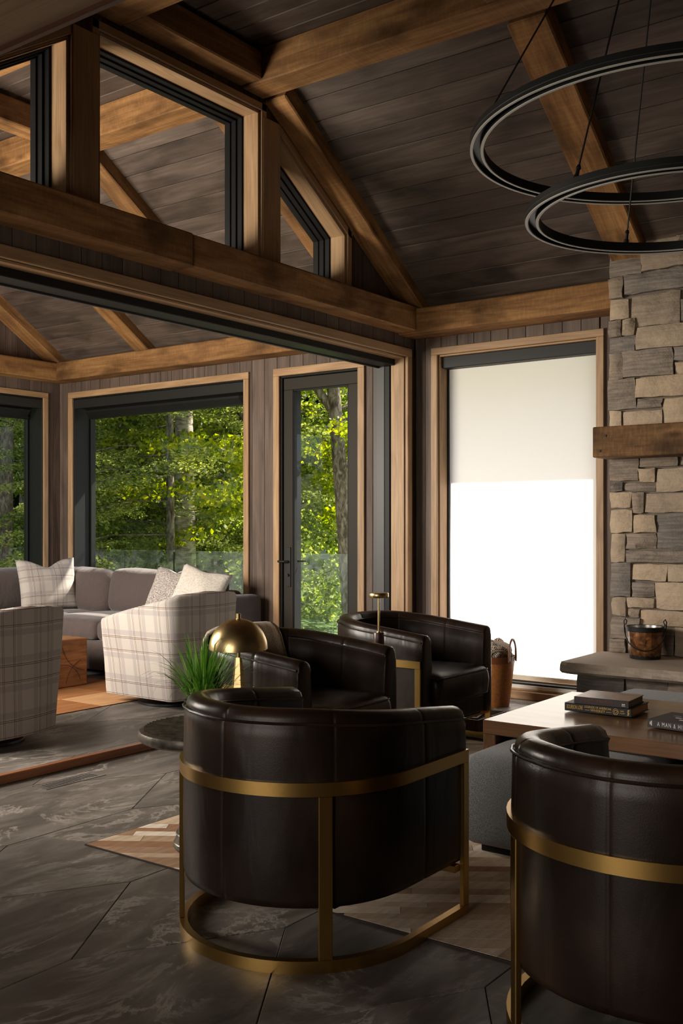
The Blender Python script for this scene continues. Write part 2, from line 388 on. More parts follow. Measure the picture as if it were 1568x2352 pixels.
def plaid(name, base=(.40, .362, .325)):
    m, ns, ls, b = new_mat(name)
    tc = ns.new('ShaderNodeTexCoord'); sx = ns.new('ShaderNodeSeparateXYZ'); ls.new(tc.outputs['UV'], sx.inputs[0])
    def stripes(out, period, gap):
        d = N(ns, 'ShaderNodeMath', operation='DIVIDE'); d.inputs[1].default_value = period; ls.new(out, d.inputs[0])
        f = N(ns, 'ShaderNodeMath', operation='FRACT'); ls.new(d.outputs[0], f.inputs[0])
        g = gap / period; t = .0032 / period; k = .009 / period; B, Wt, Dk = (0, 0, 0), (.5,) * 3, (1,) * 3
        line = ramp(ns, [(0, B), (.2, Dk), (.2 + t, B), (.2 + k, Dk), (.2 + k + t, B), (.2 + g, Dk), (.2 + g + t, B), (.2 + g + k, Dk), (.2 + g + k + t, B)], 'CONSTANT')
        band = ramp(ns, [(0, B), (.2 - .045 / period, (1,) * 3), (.2 - .012 / period, B), (.2 + k + t, (.35,) * 3), (.2 + g, B), (.2 + g + k + .012 / period, (1,) * 3), (.2 + g + k + .045 / period, B)], 'CONSTANT')
        ls.new(f.outputs[0], line.inputs[0]); ls.new(f.outputs[0], band.inputs[0])
        return line.outputs[0], band.outputs[0]
    lx, bx = stripes(sx.outputs[0], .25, .068); ly, by = stripes(sx.outputs[1], .30, .09)
    def sc(o, k):
        q = N(ns, 'ShaderNodeMath', operation='MULTIPLY'); q.inputs[1].default_value = k; ls.new(o, q.inputs[0]); return q.outputs[0]
    c = mix(ns, ls, base, (.265, .24, .235), sc(bx, .55)); c = mix(ns, ls, c, (.265, .24, .235), sc(by, .55))
    c = mix(ns, ls, c, (.10, .055, .04), sc(lx, .8)); c = mix(ns, ls, c, (.10, .055, .04), sc(ly, .9))
    ls.new(c, b.inputs['Base Color']); b.inputs['Roughness'].default_value = .95; b.inputs['Specular IOR Level'].default_value = .15
    v = coords(ns, ls, (480,) * 3, rnd=False); n = N(ns, 'ShaderNodeTexNoise', i_Scale=1.0, i_Detail=2.0); ls.new(v, n.inputs['Vector']); bump(ns, ls, b, n.outputs['Fac'], .4, .002)
    return m
M_plaid = plaid('cream_plaid_wool')
def slate():
    m, ns, ls, b = new_mat('slate_porcelain')
    v = coords(ns, ls, (2.0, 7.0, 1)); n = N(ns, 'ShaderNodeTexNoise', i_Scale=1.0, i_Detail=8.0, i_Distortion=1.0, i_Roughness=.65)
    rot = v.node; rot.inputs['Rotation'].default_value = (0, 0, RAD(58)); ls.new(v, n.inputs['Vector'])
    r = ramp(ns, [(.3, (.060, .052, .045)), (.5, (.118, .104, .091)), (.7, (.205, .185, .165))]); ls.new(n.outputs['Fac'], r.inputs[0])
    v2 = coords(ns, ls, (1.1, 2.2, 1)); n2 = N(ns, 'ShaderNodeTexNoise', i_Scale=1.0, i_Detail=9.0, i_Distortion=1.4, i_Roughness=.7)
    v2.node.inputs['Rotation'].default_value = (0, 0, RAD(40)); ls.new(v2, n2.inputs['Vector'])
    ve = ramp(ns, [(.475, (0, 0, 0)), (.497, (1, 1, 1)), (.503, (1, 1, 1)), (.53, (0, 0, 0))]); ls.new(n2.outputs['Fac'], ve.inputs[0])
    n3 = N(ns, 'ShaderNodeTexNoise', i_Scale=2.2, i_Detail=3.0); ls.new(v2, n3.inputs['Vector'])
    pa = ramp(ns, [(.42, (0, 0, 0)), (.62, (.9, .9, .9))]); ls.new(n3.outputs['Fac'], pa.inputs[0])
    mu = N(ns, 'ShaderNodeMath', operation='MULTIPLY'); ls.new(ve.outputs[0], mu.inputs[0]); ls.new(pa.outputs[0], mu.inputs[1])
    c = mix(ns, ls, r.outputs[0], (.33, .30, .27), mu.outputs[0]); ls.new(c, b.inputs['Base Color'])
    b.inputs['Roughness'].default_value = .42; b.inputs['Specular IOR Level'].default_value = .4
    bump(ns, ls, b, n.outputs['Fac'], .25, .004)
    return m
M_slate = slate()
def stone_mat():
    m, ns, ls, b = new_mat('split_limestone')
    oi = ns.new('ShaderNodeObjectInfo')
    r = ramp(ns, [(0, (.40, .305, .215)), (.28, (.47, .37, .27)), (.45, (.34, .27, .205)), (.62, (.26, .215, .175)), (.8, (.235, .205, .185)), (1, (.175, .157, .145))]); ls.new(oi.outputs['Random'], r.inputs[0])
    v = coords(ns, ls, (4, 4, 9)); n = N(ns, 'ShaderNodeTexNoise', i_Scale=1.5, i_Detail=8.0, i_Roughness=.65); ls.new(v, n.inputs['Vector'])
    g = ramp(ns, [(.3, (.55, .53, .52)), (.5, (1, 1, 1)), (.7, (1.25, 1.2, 1.1))]); ls.new(n.outputs['Fac'], g.inputs[0])
    c = mix(ns, ls, r.outputs[0], g.outputs[0], .5, 'MULTIPLY'); ls.new(c, b.inputs['Base Color']); b.inputs['Roughness'].default_value = .9; b.inputs['Specular IOR Level'].default_value = .2
    v4 = coords(ns, ls, (5, 5, 75)); n4 = N(ns, 'ShaderNodeTexNoise', i_Scale=1.0, i_Detail=4.0, i_Distortion=.3); ls.new(v4, n4.inputs['Vector'])
    s4 = ramp(ns, [(.38, (.70, .69, .69)), (.6, (1.12, 1.1, 1.08))]); ls.new(n4.outputs['Fac'], s4.inputs[0])
    f4 = ramp(ns, [(.4, (.12,) * 3), (.62, (.85,) * 3)]); ls.new(oi.outputs['Random'], f4.inputs[0])
    ls.new(mix(ns, ls, c, s4.outputs[0], f4.outputs[0], 'MULTIPLY'), b.inputs['Base Color'])
    v2 = coords(ns, ls, (16, 16, 26)); n2 = N(ns, 'ShaderNodeTexNoise', i_Scale=1.0, i_Detail=8.0, i_Roughness=.6, i_Distortion=.05); ls.new(v2, n2.inputs['Vector'])
    bump(ns, ls, b, n2.outputs['Fac'], .6, .025)
    return m
M_stone = stone_mat()
M_grout = plain('dark_grout', (.045, .04, .035), .95)
M_mortar = plain('mortar', (.15, .125, .10), .95, bumpy=.6, bscale=120)
M_hearth = plain('hearth_limestone', (.44, .36, .285), .8, bumpy=.5, bscale=60, var=.25)
M_deck = plain('deck_stone', (.40, .38, .35), .9, var=.2, bscale=4)
M_boulder = plain('mossy_boulder', (.10, .10, .085), .95, bumpy=.8, bscale=10, var=.6)
def grass_ground():
    m, ns, ls, b = new_mat('lawn_and_forest_floor')
    tc = ns.new('ShaderNodeTexCoord'); n = N(ns, 'ShaderNodeTexNoise', i_Scale=.9, i_Detail=8.0); ls.new(tc.outputs['Object'], n.inputs['Vector'])
    r = ramp(ns, [(.3, (.05, .09, .018)), (.5, (.13, .20, .04)), (.7, (.26, .33, .08))]); ls.new(n.outputs['Fac'], r.inputs[0]); ls.new(r.outputs[0], b.inputs['Base Color']); b.inputs['Roughness'].default_value = 1
    n2 = N(ns, 'ShaderNodeTexNoise', i_Scale=30, i_Detail=3.0); ls.new(tc.outputs['Object'], n2.inputs['Vector']); bump(ns, ls, b, n2.outputs['Fac'], 1, .05)
    return m
M_ground = grass_ground()
def hill_mat():
    m, ns, ls, b = new_mat('wooded_slope')
    tc = ns.new('ShaderNodeTexCoord'); n = N(ns, 'ShaderNodeTexNoise', i_Scale=1.4, i_Detail=10.0, i_Roughness=.7); ls.new(tc.outputs['Object'], n.inputs['Vector'])
    r = ramp(ns, [(.35, (.008, .014, .005)), (.5, (.03, .05, .013)), (.68, (.09, .125, .03))]); ls.new(n.outputs['Fac'], r.inputs[0]); ls.new(r.outputs[0], b.inputs['Base Color']); b.inputs['Roughness'].default_value = 1
    return m
M_hill = hill_mat()
def leaf(name, cols, trans=.5):
    m, ns, ls, b = new_mat(name)
    g = ns.new('ShaderNodeNewGeometry'); r = ramp(ns, [(i / (len(cols) - 1), c) for i, c in enumerate(cols)]); ls.new(g.outputs['Random Per Island'], r.inputs[0])
    ls.new(r.outputs[0], b.inputs['Base Color']); b.inputs['Roughness'].default_value = .55; b.inputs['Specular IOR Level'].default_value = .3
    t = ns.new('ShaderNodeBsdfTranslucent'); hs = ns.new('ShaderNodeHueSaturation'); hs.inputs['Value'].default_value = 1.5; hs.inputs['Saturation'].default_value = 1.1
    ls.new(r.outputs[0], hs.inputs['Color']); ls.new(hs.outputs[0], t.inputs[0])
    mx = ns.new('ShaderNodeMixShader'); mx.inputs[0].default_value = trans; ls.new(b.outputs[0], mx.inputs[1]); ls.new(t.outputs[0], mx.inputs[2])
    ls.new(mx.outputs[0], ns['Material Output'].inputs[0])
    return m
M_hemlock = leaf('hemlock_needles', [(.05, .072, .014), (.14, .175, .034), (.26, .29, .06), (.44, .46, .13)], .5)
M_leafgreen = leaf('green_leaves', [(.05, .08, .012), (.14, .185, .026), (.26, .31, .05), (.44, .47, .11)], .5)
M_leafyellow = leaf('yellow_green_leaves', [(.09, .13, .012), (.17, .22, .016), (.28, .31, .022), (.38, .36, .035)], .6)
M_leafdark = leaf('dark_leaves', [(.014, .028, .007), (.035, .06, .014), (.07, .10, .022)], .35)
M_blade = leaf('grass_blade', [(.04, .13, .016), (.11, .26, .035), (.24, .44, .09)], .3)
def glass(name, tint=(1, 1, 1), refl=1.0, refl_haze=0):
    m, ns, ls, b = new_mat(name); ns.remove(b)
    t = ns.new('ShaderNodeBsdfTransparent'); t.inputs[0].default_value = (*tint, 1); g = ns.new('ShaderNodeBsdfGlossy'); g.inputs['Roughness'].default_value = .0
    f = ns.new('ShaderNodeFresnel'); f.inputs[0].default_value = 1.45; k = N(ns, 'ShaderNodeMath', operation='MULTIPLY'); k.inputs[1].default_value = refl; ls.new(f.outputs[0], k.inputs[0])
    ge = ns.new('ShaderNodeNewGeometry'); iv = N(ns, 'ShaderNodeMath', operation='SUBTRACT'); iv.inputs[0].default_value = 1.0; ls.new(ge.outputs['Backfacing'], iv.inputs[1])
    k2 = N(ns, 'ShaderNodeMath', operation='MULTIPLY'); ls.new(k.outputs[0], k2.inputs[0]); ls.new(iv.outputs[0], k2.inputs[1]); k = k2
    mx = ns.new('ShaderNodeMixShader'); ls.new(k.outputs[0], mx.inputs[0]); ls.new(t.outputs[0], mx.inputs[1]); ls.new(g.outputs[0], mx.inputs[2]); out = mx.outputs[0]
    if refl_haze:  # pale film painted into the glass in place of the sky's reflection
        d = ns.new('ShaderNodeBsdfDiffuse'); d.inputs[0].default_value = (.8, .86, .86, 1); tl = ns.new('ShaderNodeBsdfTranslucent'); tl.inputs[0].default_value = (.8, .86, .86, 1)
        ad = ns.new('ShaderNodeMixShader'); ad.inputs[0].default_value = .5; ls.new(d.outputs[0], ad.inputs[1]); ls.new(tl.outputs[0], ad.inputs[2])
        m2 = ns.new('ShaderNodeMixShader'); m2.inputs[0].default_value = refl_haze; ls.new(out, m2.inputs[1]); ls.new(ad.outputs[0], m2.inputs[2]); out = m2.outputs[0]
    ls.new(out, ns['Material Output'].inputs[0])
    return m
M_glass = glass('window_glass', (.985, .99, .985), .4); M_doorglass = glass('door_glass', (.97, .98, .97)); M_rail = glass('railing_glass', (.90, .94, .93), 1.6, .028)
def shade_mat():
    m, ns, ls, b = new_mat('white_roller_fabric'); ns.remove(b)
    v = coords(ns, ls, (900,) * 3, rnd=False); n = N(ns, 'ShaderNodeTexNoise', i_Scale=1.0); ls.new(v, n.inputs['Vector'])
    r = ramp(ns, [(.3, (.85, .80, .79)), (.7, (.91, .86, .85))]); ls.new(n.outputs['Fac'], r.inputs[0])
    d = ns.new('ShaderNodeBsdfDiffuse'); t = ns.new('ShaderNodeBsdfTranslucent'); ls.new(r.outputs[0], d.inputs[0]); ls.new(r.outputs[0], t.inputs[0])
    mx = ns.new('ShaderNodeMixShader'); mx.inputs[0].default_value = .5; ls.new(d.outputs[0], mx.inputs[1]); ls.new(t.outputs[0], mx.inputs[2]); ls.new(mx.outputs[0], ns['Material Output'].inputs[0])
    return m
M_shade = shade_mat()
def hide(name, stops, scale=3):
    m, ns, ls, b = new_mat(name)
    oi = ns.new('ShaderNodeObjectInfo'); r = ramp(ns, stops, 'CONSTANT'); ls.new(oi.outputs['Random'], r.inputs[0])
    v = coords(ns, ls, (scale, scale * 8, 1)); v.node.inputs['Rotation'].default_value = (0, 0, RAD(56))
    n = N(ns, 'ShaderNodeTexNoise', i_Scale=2.0, i_Detail=5.0); ls.new(v, n.inputs['Vector'])
    g = ramp(ns, [(.3, (.7, .65, .6)), (.65, (1.1, 1.1, 1.1))]); ls.new(n.outputs['Fac'], g.inputs[0])
    ls.new(mix(ns, ls, r.outputs[0], g.outputs[0], .8, 'MULTIPLY'), b.inputs['Base Color']); b.inputs['Roughness'].default_value = .75; b.inputs['Specular IOR Level'].default_value = .25
    v2 = coords(ns, ls, (300, 40, 1)); n2 = N(ns, 'ShaderNodeTexNoise', i_Scale=1.0); ls.new(v2, n2.inputs['Vector']); bump(ns, ls, b, n2.outputs['Fac'], .3, .003)
    return m
M_hide = hide('striped_cowhide', [(0, (.62, .48, .35)), (.18, (.46, .32, .21)), (.34, (.74, .62, .49)), (.5, (.32, .18, .10)), (.62, (.54, .40, .28)), (.78, (.82, .72, .61)), (.9, (.38, .24, .15))])
M_hideorange = hide('ginger_cowhide', [(0, (.34, .15, .055)), (.25, (.42, .20, .08)), (.5, (.28, .115, .04)), (.7, (.48, .27, .13)), (.88, (.36, .17, .07))], 2)
M_rugback = plain('rug_backing', (.03, .02, .015), .95)
def bronze_ridge():
    m, ns, ls, b = new_mat('patinated_bronze'); b.inputs['Metallic'].default_value = .6; b.inputs['Roughness'].default_value = .42
    v = coords(ns, ls, (30,) * 3, rnd=False); n = N(ns, 'ShaderNodeTexNoise', i_Scale=1.0, i_Detail=5.0); ls.new(v, n.inputs['Vector'])
    r = ramp(ns, [(.3, (.035, .029, .022)), (.7, (.12, .10, .078))]); ls.new(n.outputs['Fac'], r.inputs[0]); ls.new(r.outputs[0], b.inputs['Base Color']); bump(ns, ls, b, n.outputs['Fac'], .5, .004)
    return m
M_bronze = bronze_ridge()
def cover_art():
    m, ns, ls, b = new_mat('book_cover_photo')
    tc = ns.new('ShaderNodeTexCoord'); n = N(ns, 'ShaderNodeTexNoise', i_Scale=9.0, i_Detail=3.0); ls.new(tc.outputs['Object'], n.inputs['Vector'])
    r = ramp(ns, [(.35, (.09, .075, .055)), (.5, (.20, .165, .12)), (.62, (.34, .18, .12)), (.75, (.12, .09, .07))]); ls.new(n.outputs['Fac'], r.inputs[0]); ls.new(r.outputs[0], b.inputs['Base Color']); b.inputs['Roughness'].default_value = .35
    return m
M_cover = cover_art()
# ------------------------------------------------------------------ floor
def struct(o, label=None): return tag(o, label, None, None, 'structure')
XW, YG, YG2, YF = 6.5, 4.07, 4.32, 8.15           # right wall, middle wall (two faces), far wall
SL = -.6467                                      # roof slope
def roof_z(x): return 3.826 - .665 * (x - 4.858)  # underside of the boards
floor = struct(box('floor', -3.2, 6.75, -3.0, 8.4, -.12, -.005, M_grout, bev=0), 'charcoal slate-look tile floor running through both rooms')
def clip(poly, f):
    out = []
    for i in range(len(poly)):
        a, b = poly[i], poly[(i + 1) % len(poly)]; fa, fb = f(a), f(b)
        if fa >= 0: out.append(a)
        if (fa >= 0) != (fb >= 0):
            t = fa / (fa - fb); out.append((a[0] + t * (b[0] - a[0]), a[1] + t * (b[1] - a[1])))
    return out
def clip_rect(poly, x0, x1, y0, y1):
    for f in (lambda p: p[0] - x0, lambda p: x1 - p[0], lambda p: p[1] - y0, lambda p: y1 - p[1]):
        poly = clip(poly, f)
        if len(poly) < 3: return []
    return poly
def inset(poly, g):
    cx = sum(p[0] for p in poly) / len(poly); cy = sum(p[1] for p in poly) / len(poly)
    out = []
    for x, y in poly:
        d = math.hypot(x - cx, y - cy); k = max(0, 1 - g / max(d, .01)); out.append((cx + (x - cx) * k, cy + (y - cy) * k))
    return out
def slab(name, poly, z0, z1, mat, parent):
    poly = inset(poly, .0016); cx = sum(p[0] for p in poly) / len(poly); cy = sum(p[1] for p in poly) / len(poly)
    n = len(poly); c = inset(poly, .0025)
    v = [(p[0] - cx, p[1] - cy, z0) for p in poly] + [(p[0] - cx, p[1] - cy, z1 - .0015) for p in poly] + [(p[0] - cx, p[1] - cy, z1) for p in c]
    f = [tuple(range(n - 1, -1, -1)), tuple(range(2 * n, 3 * n))]
    for k in (0, n): f += [(k + i, k + (i + 1) % n, k + (i + 1) % n + n, k + i + n) for i in range(n)]
    return mobj(name, v, f, mat, parent, world=True, M=Matrix.Translation((cx, cy, 0)))
HL, HX, HY = .62, .52, .335                      # elongated hexagonal tiles
for ci in range(-4, 5):
    for ri in range(-9, 9):
        ax = 2.694 + ci * (HL + HX); ay = 2.955 + ri * 2 * HY + (HY if ci % 2 else 0)
        hexa = [(ax - HL / 2 - HX, ay), (ax - HL / 2, ay - HY), (ax + HL / 2, ay - HY), (ax + HL / 2 + HX, ay), (ax + HL / 2, ay + HY), (ax - HL / 2, ay + HY)]
        for y0, y1 in ((-2.9, YG + .01), (YG + .05, YF)):
            q = clip_rect(hexa, -.6, XW, y0, y1)
            if len(q) > 2: slab('floor_tile', q, -.012, 0, M_slate, floor)
# ------------------------------------------------------------------ ceiling and roof timber
ceil = struct(prism('ceiling', [(6.5, roof_z(6.5) + .03), (6.76, 2.53), (7.5, 2.45), (7.5, 2.60), (4.8, 4.2), (3.4, 4.2), (.7, 2.60), (.7, 2.45), (1.44, 2.53), (1.7, roof_z(6.5) + .03), (3.36, 4.02), (4.84, 4.02)], -3.0, 8.9, 'xz', M_roof), 'vaulted ceiling of dark stained boards with heavy reclaimed timbers')
DX, DZ = .8326, -.5537
rooms = ((-2.9, YG), (YG2, YF))
for y0, y1 in rooms:
    for i in range(14):
        s0 = -.055 + i * .152
        for sd in (1, -1):
            def mx(x): return x if sd == 1 else 8.2 - x
            xc = 4.858 + DX * (s0 + .076); zc = roof_z(xc) + .012
            if xc > 6.46: continue
            bar('ceiling_board', (mx(xc), y0 + .005, zc), (mx(xc), y1 - .005, zc), .1485, .022, M_board, ceil, .004, up=(sd * .5537, 0, .8326))
    for i in range(10):
        xc = 3.42 + .076 + i * .152
        if xc < 4.8: bar('ceiling_board', (xc, y0 + .005, 3.99), (xc, y1 - .005, 3.99), .1485, .022, M_board, ceil, .004)
    for x0 in (4.563, 3.437):
        wbox('purlin', x0, x0 + .2, y0 + .003, y1 - .003, 3.775, 3.978, M_beam, ceil, .008, 'Y')
def rafter(y, wd, sd=1):
    def m(x): return x if sd == 1 else 8.2 - x
    a = Vector((4.77, y, 3.762)); b = Vector((6.40, y, 3.762 + SL * 1.63)); nrm = Vector((.5430, 0, .8397)) * .058
    a += nrm; b += nrm
    bar('rafter', (m(a.x), y, a.z), (m(b.x), y, b.z), wd, .116, M_beam, ceil, .008, up=(sd * .543, 0, .84))
for y, wd in ((3.985, .17), (2.33, .22), (.67, .22), (4.41, .17), (5.70, .17), (6.83, .17), (8.05, .19)):
    for sd in (1, -1): rafter(y, wd, sd)
    wbox('collar_beam', 3.64, 4.56, y - wd / 2, y + wd / 2, 3.785, 3.95, M_beam, ceil, .008, 'X')
wbox('wall_beam', 6.25, 6.5, 2.35, 4.065, 2.57, 2.744, M_beam, ceil, .007, 'Y')
wbox('wall_beam', 6.30, 6.5, YG2, 7.95, 2.57, 2.742, M_beam, ceil, .007, 'Y')
wbox('wall_beam', 1.7, 1.9, YG2, 7.95, 2.57, 2.742, M_beam, ceil, .007, 'Y')
wbox('tie_beam', 3.995, 6.5, 3.905, 4.07, 2.585, 2.758, M_beam, ceil, .007, 'X')
wbox('tie_beam', 1.76, 3.992, 3.893, 4.07, 2.580, 2.762, M_beam, ceil, .008, 'X')
wbox('tie_beam', 1.9, 6.5, 7.95, 8.14, 2.572, 2.737, M_beam, ceil, .007, 'X')
# lower flat ceiling over the kitchen side, with its thin dark edge
wbox('soffit', -3.2, 1.745, -3.0, 4.07, 2.515, 2.62, M_soffit, ceil, .003, 'Y')
wbox('soffit_edge', 1.735, 1.757, -3.0, 3.9, 2.503, 2.63, M_walnutdark, ceil, .004, 'Y')
wbox('soffit_wall', 1.70, 1.74, -3.0, 4.07, 2.62, 3.0, M_siding, ceil, .002, 'Y')

# ------------------------------------------------------------------ walls
def wall_boards(parent, axis, const, a0, a1, z0, ztop, holes, wdt=.135, t=.015, side=-1):
    """vertical boards on a wall face; holes = (a0,a1,z0,z1); ztop a function of the coordinate"""
    n = int(math.ceil((a1 - a0) / wdt))
    for i in range(n):
        b0 = a0 + i * wdt + .0025; b1 = min(a0 + (i + 1) * wdt, a1) - .0025
        if b1 - b0 < .01: continue
        cuts = [(h[0], h[1], h[2], h[3]) for h in holes if h[0] < b1 and h[1] > b0]
        segs = [(b0, b1, z0, None)]
        for h in cuts:
            ns_ = []
            for s in segs:
                lo = s[2]; hi = s[3]
                if b0 >= h[0] and b1 <= h[1]:                     # fully inside
                    if h[2] > lo: ns_.append((s[0], s[1], lo, h[2]))
                    ns_.append((s[0], s[1], max(lo, h[3]), hi))
                else:                                            # split off the part beside the hole
                    for q0, q1 in ((s[0], min(s[1], h[0])), (max(s[0], h[1]), s[1])):
                        if q1 - q0 > .008: ns_.append((q0, q1, lo, hi))
                    q0, q1 = max(s[0], h[0]), min(s[1], h[1])
                    if q1 - q0 > .008:
                        if h[2] > lo: ns_.append((q0, q1, lo, h[2]))
                        ns_.append((q0, q1, max(lo, h[3]), hi))
            segs = ns_
        for q0, q1, lo, hi in segs:
            h0 = ztop(q0) if hi is None else hi; h1 = ztop(q1) if hi is None else hi
            if min(h0, h1) - lo < .01: continue
            ac = (q0 + q1) / 2
            poly = [(q0 - ac, 0), (q1 - ac, 0), (q1 - ac, h1 - lo), (q0 - ac, h0 - lo)]
            v = [(z, x, y_) for y_ in (0, t) for x, z in poly]       # local X is up
            f = [(0, 1, 2, 3), (7, 6, 5, 4), (0, 4, 5, 1), (1, 5, 6, 2), (2, 6, 7, 3), (3, 7, 4, 0)]
            if axis == 'y': R = Matrix(((0, 0, 1), (0, 1, 0), (1, 0, 0)))   # board along z, width y, thickness x
            else: R = Matrix(((0, 1, 0), (0, 0, 1), (1, 0, 0)))
            loc = (const, ac, lo) if axis == 'y' else (ac, const, lo)
            o = mobj('wall_board', v, f, M_siding, parent, world=True, M=Matrix.Translation(loc) @ R.to_4x4())
H1 = (2.655, 3.870, .055, 2.440)      # shade window (y0,y1,z0,z1)
H2 = (5.751, 7.942, .34, 2.418)       # big window of the sun room
HD = (4.580, 5.362, .0, 2.412)        # glazed door
def wall_with_holes(name, axis, c0, c1, a0, a1, z0, z1, holes, label):
    hs = sorted(holes); bm = bmesh.new(); prev = a0
    def add(p0, p1, q0, q1):
        if p1 - p0 < .001 or q1 - q0 < .001: return
        if axis == 'y': bmbox(bm, c0, c1, p0, p1, q0, q1)
        else: bmbox(bm, p0, p1, c0, c1, q0, q1)
    for h in hs:
        add(prev, h[0], z0, z1); add(h[0], h[1], z0, h[2]); add(h[0], h[1], h[3], z1); prev = h[1]
    add(prev, a1, z0, z1)
    return struct(bobj(name, bm, M_plaster), label)
wr = wall_with_holes('wall_right', 'y', 6.515, 6.75, -3.0, 8.4, -.1, 2.72, [H1, HD, H2], 'window wall of dark vertical boards on the right')
wall_boards(wr, 'y', XW, 2.50, 4.07, 0, lambda a: 2.60, [(H1[0] - .01, H1[1] + .01, H1[2] - .06, H1[3] + .01)])
wall_boards(wr, 'y', XW, YG2, YF, 0, lambda a: 2.60, [(HD[0] - .01, HD[1] + .01, 0, HD[3] + .01), (H2[0] - .01, H2[1] + .01, H2[2] - .01, H2[3] + .01)])
H3 = (4.10, 6.300, .34, 2.418); H3B = (2.0, 3.85, .34, 2.418)
wf = wall_with_holes('wall_back', 'x', 8.165, 8.4, 1.45, 6.75, -.1, 2.72, [H3, H3B], 'far gable wall of the sun room, dark vertical boards')
prism('gable_backing', [(1.45, 2.72), (6.75, 2.72), (4.84, 4.02), (3.36, 4.02)], 8.165, 8.4, 'xz', M_plaster, wf)
def gable_top(x):
    x = x if x > 4.1 else 8.2 - x
    return min(3.99, roof_z(x) - .005)
wall_boards(wf, 'x', YF, 1.7, XW, 0, gable_top, [(H3[0] - .01, H3[1] + .01, H3[2] - .01, H3[3] + .01), (H3B[0] - .01, H3B[1] + .01, H3B[2] - .01, H3B[3] + .01)])
# middle wall with the wide opening and three clerestory lights above the tie beam
SLO = 3.605 + (-.642) * (5.612 - 4.903)
wm_ = wall_with_holes('wall_middle', 'x', YG + .015, YG2 - .015, 1.7, XW, -.02, 2.83, [(1.95, 6.36, -.02, 2.43)], 'middle gable wall with a wide opening and clerestory windows')
for poly in ([(4.727, 2.83), (4.903, 2.83), (4.903, 3.86), (4.727, 3.95)], [(5.612, 2.83), (6.5, 2.83), (6.5, 2.78), (5.612, 3.34)],
             [(4.903, 3.605), (5.612, SLO), (5.612, 3.33), (4.903, 3.80)], [(3.473, 3.69), (4.727, 3.69), (4.727, 4.0), (3.473, 4.0)]):
    prism('wall_core', poly, YG + .015, YG2 - .015, 'xz', M_plaster, wm_)
    if poly[0][0] != 3.473: prism('wall_core', [(8.2 - x, z) for x, z in poly], YG + .015, YG2 - .015, 'xz', M_plaster, wm_)
cl = [(3.473, 4.727, 2.6, 3.70), (4.893, 5.622, 2.6, 3.62), (2.578, 3.307, 2.6, 3.62)]
wall_boards(wm_, 'x', YG, 1.76, XW, 2.44, gable_top, [(1.9, 6.37, 0, 2.44)] + cl)
wall_boards(wm_, 'x', YG, 6.40, XW, 0, lambda a: 2.44, [])
for c in ((1.7, YG2 - .015),):
    wall_boards(wm_, 'x', YG2 - .015, 1.7, XW, 2.44, gable_top, [(1.9, 6.37, 0, 2.44)] + cl)
    wall_boards(wm_, 'x', YG2 - .015, 6.40, XW, 0, lambda a: 2.44, [])
# unseen enclosure: lake-side wall with window openings, kitchen walls
wl_ = wall_with_holes('wall_left', 'y', 1.45, 1.7, YG2, 8.165, -.1, 2.72, [(4.75, 7.7, .45, 2.38)], 'lake-side wall of the sun room with a wide window')
wk = wall_with_holes('wall_kitchen', 'y', -3.4, -3.2, -3.0, 4.3, -.1, 2.62, [(1.2, 3.6, .9, 2.3)], 'kitchen-side wall far left')
wkb = struct(box('wall_kitchen_back', -3.4, 1.7, YG, YG2, -.1, 2.62, M_siding, bev=0), 'wall beside the kitchen')
wb = struct(box('wall_behind', -3.4, 6.75, -3.2, -3.0, -.1, 4.0, M_siding, bev=0), 'wall behind the viewer')
# ------------------------------------------------------------------ windows, doors, trim
def frame_rect(name, axis, c0, c1, h, wd, mat, parent, bottom=True):
    """four bars round an opening h=(a0,a1,z0,z1), occupying depth c0..c1 and lying inside by wd (negative: outside)"""
    a0, a1, z0, z1 = h; o = abs(wd)
    if wd < 0: a0 -= o; a1 += o; z1 += o; z0 -= o if bottom else 0
    def pc(x0, x1, y0, y1, ax):
        if axis == 'y': wbox(name, c0, c1, x0, x1, y0, y1, mat, parent, .003, 'Z' if ax == 'Z' else 'Y')
        else: wbox(name, x0, x1, c0, c1, y0, y1, mat, parent, .003, 'Z' if ax == 'Z' else 'X')
    zb = z0 + o if bottom else z0
    pc(a0, a0 + o, zb, z1 - o, 'Z'); pc(a1 - o, a1, zb, z1 - o, 'Z'); pc(a0, a1, z1 - o, z1, 'A')
    if bottom: pc(a0, a1, z0, zb, 'A')
def pane(parent, axis, c, h, m=M_glass, t=.008):
    a0, a1, z0, z1 = h
    if axis == 'y': return box('pane', c, c + t, a0, a1, z0, z1, m, parent, bev=0, world=True)
    return box('pane', a0, a1, c, c + t, z0, z1, m, parent, bev=0, world=True)
def sh(h, d): return (h[0] + d, h[1] - d, h[2] + d, h[3] - d)
def wthing(name, loc, label): return tag(empty(name, loc), label, None, None, 'structure')
w1 = wthing('window_1', (6.5, 3.26, .055), 'tall oak-trimmed window behind the white roller shade')
frame_rect('casing', 'y', 6.475, 6.502, H1, -.052, M_oak, w1, bottom=False)
frame_rect('jamb_liner', 'y', 6.50, 6.66, H1, .012, M_oak, w1)
frame_rect('window_frame', 'y', 6.66, 6.72, sh(H1, .012), .035, M_black, w1); pane(w1, 'y', 6.70, sh(H1, .04))
wbox('sill_board', 6.462, 6.51, 2.45, 3.93, 0.0, .055, M_oak, w1, .004, 'Y')
wbox('sill_track', 6.50, 6.56, 2.66, 3.866, .067, .095, M_white, w1, .004, 'Y')
wbox('sill_gasket', 6.505, 6.55, 2.668, 3.858, .095, .108, M_black, w1, .002, 'Y')
w2 = wthing('window_2', (6.5, 6.85, .34), 'wide black-framed window looking into the forest, behind the sofa')
frame_rect('casing', 'y', 6.478, 6.502, H2, -.058, M_oak, w2)
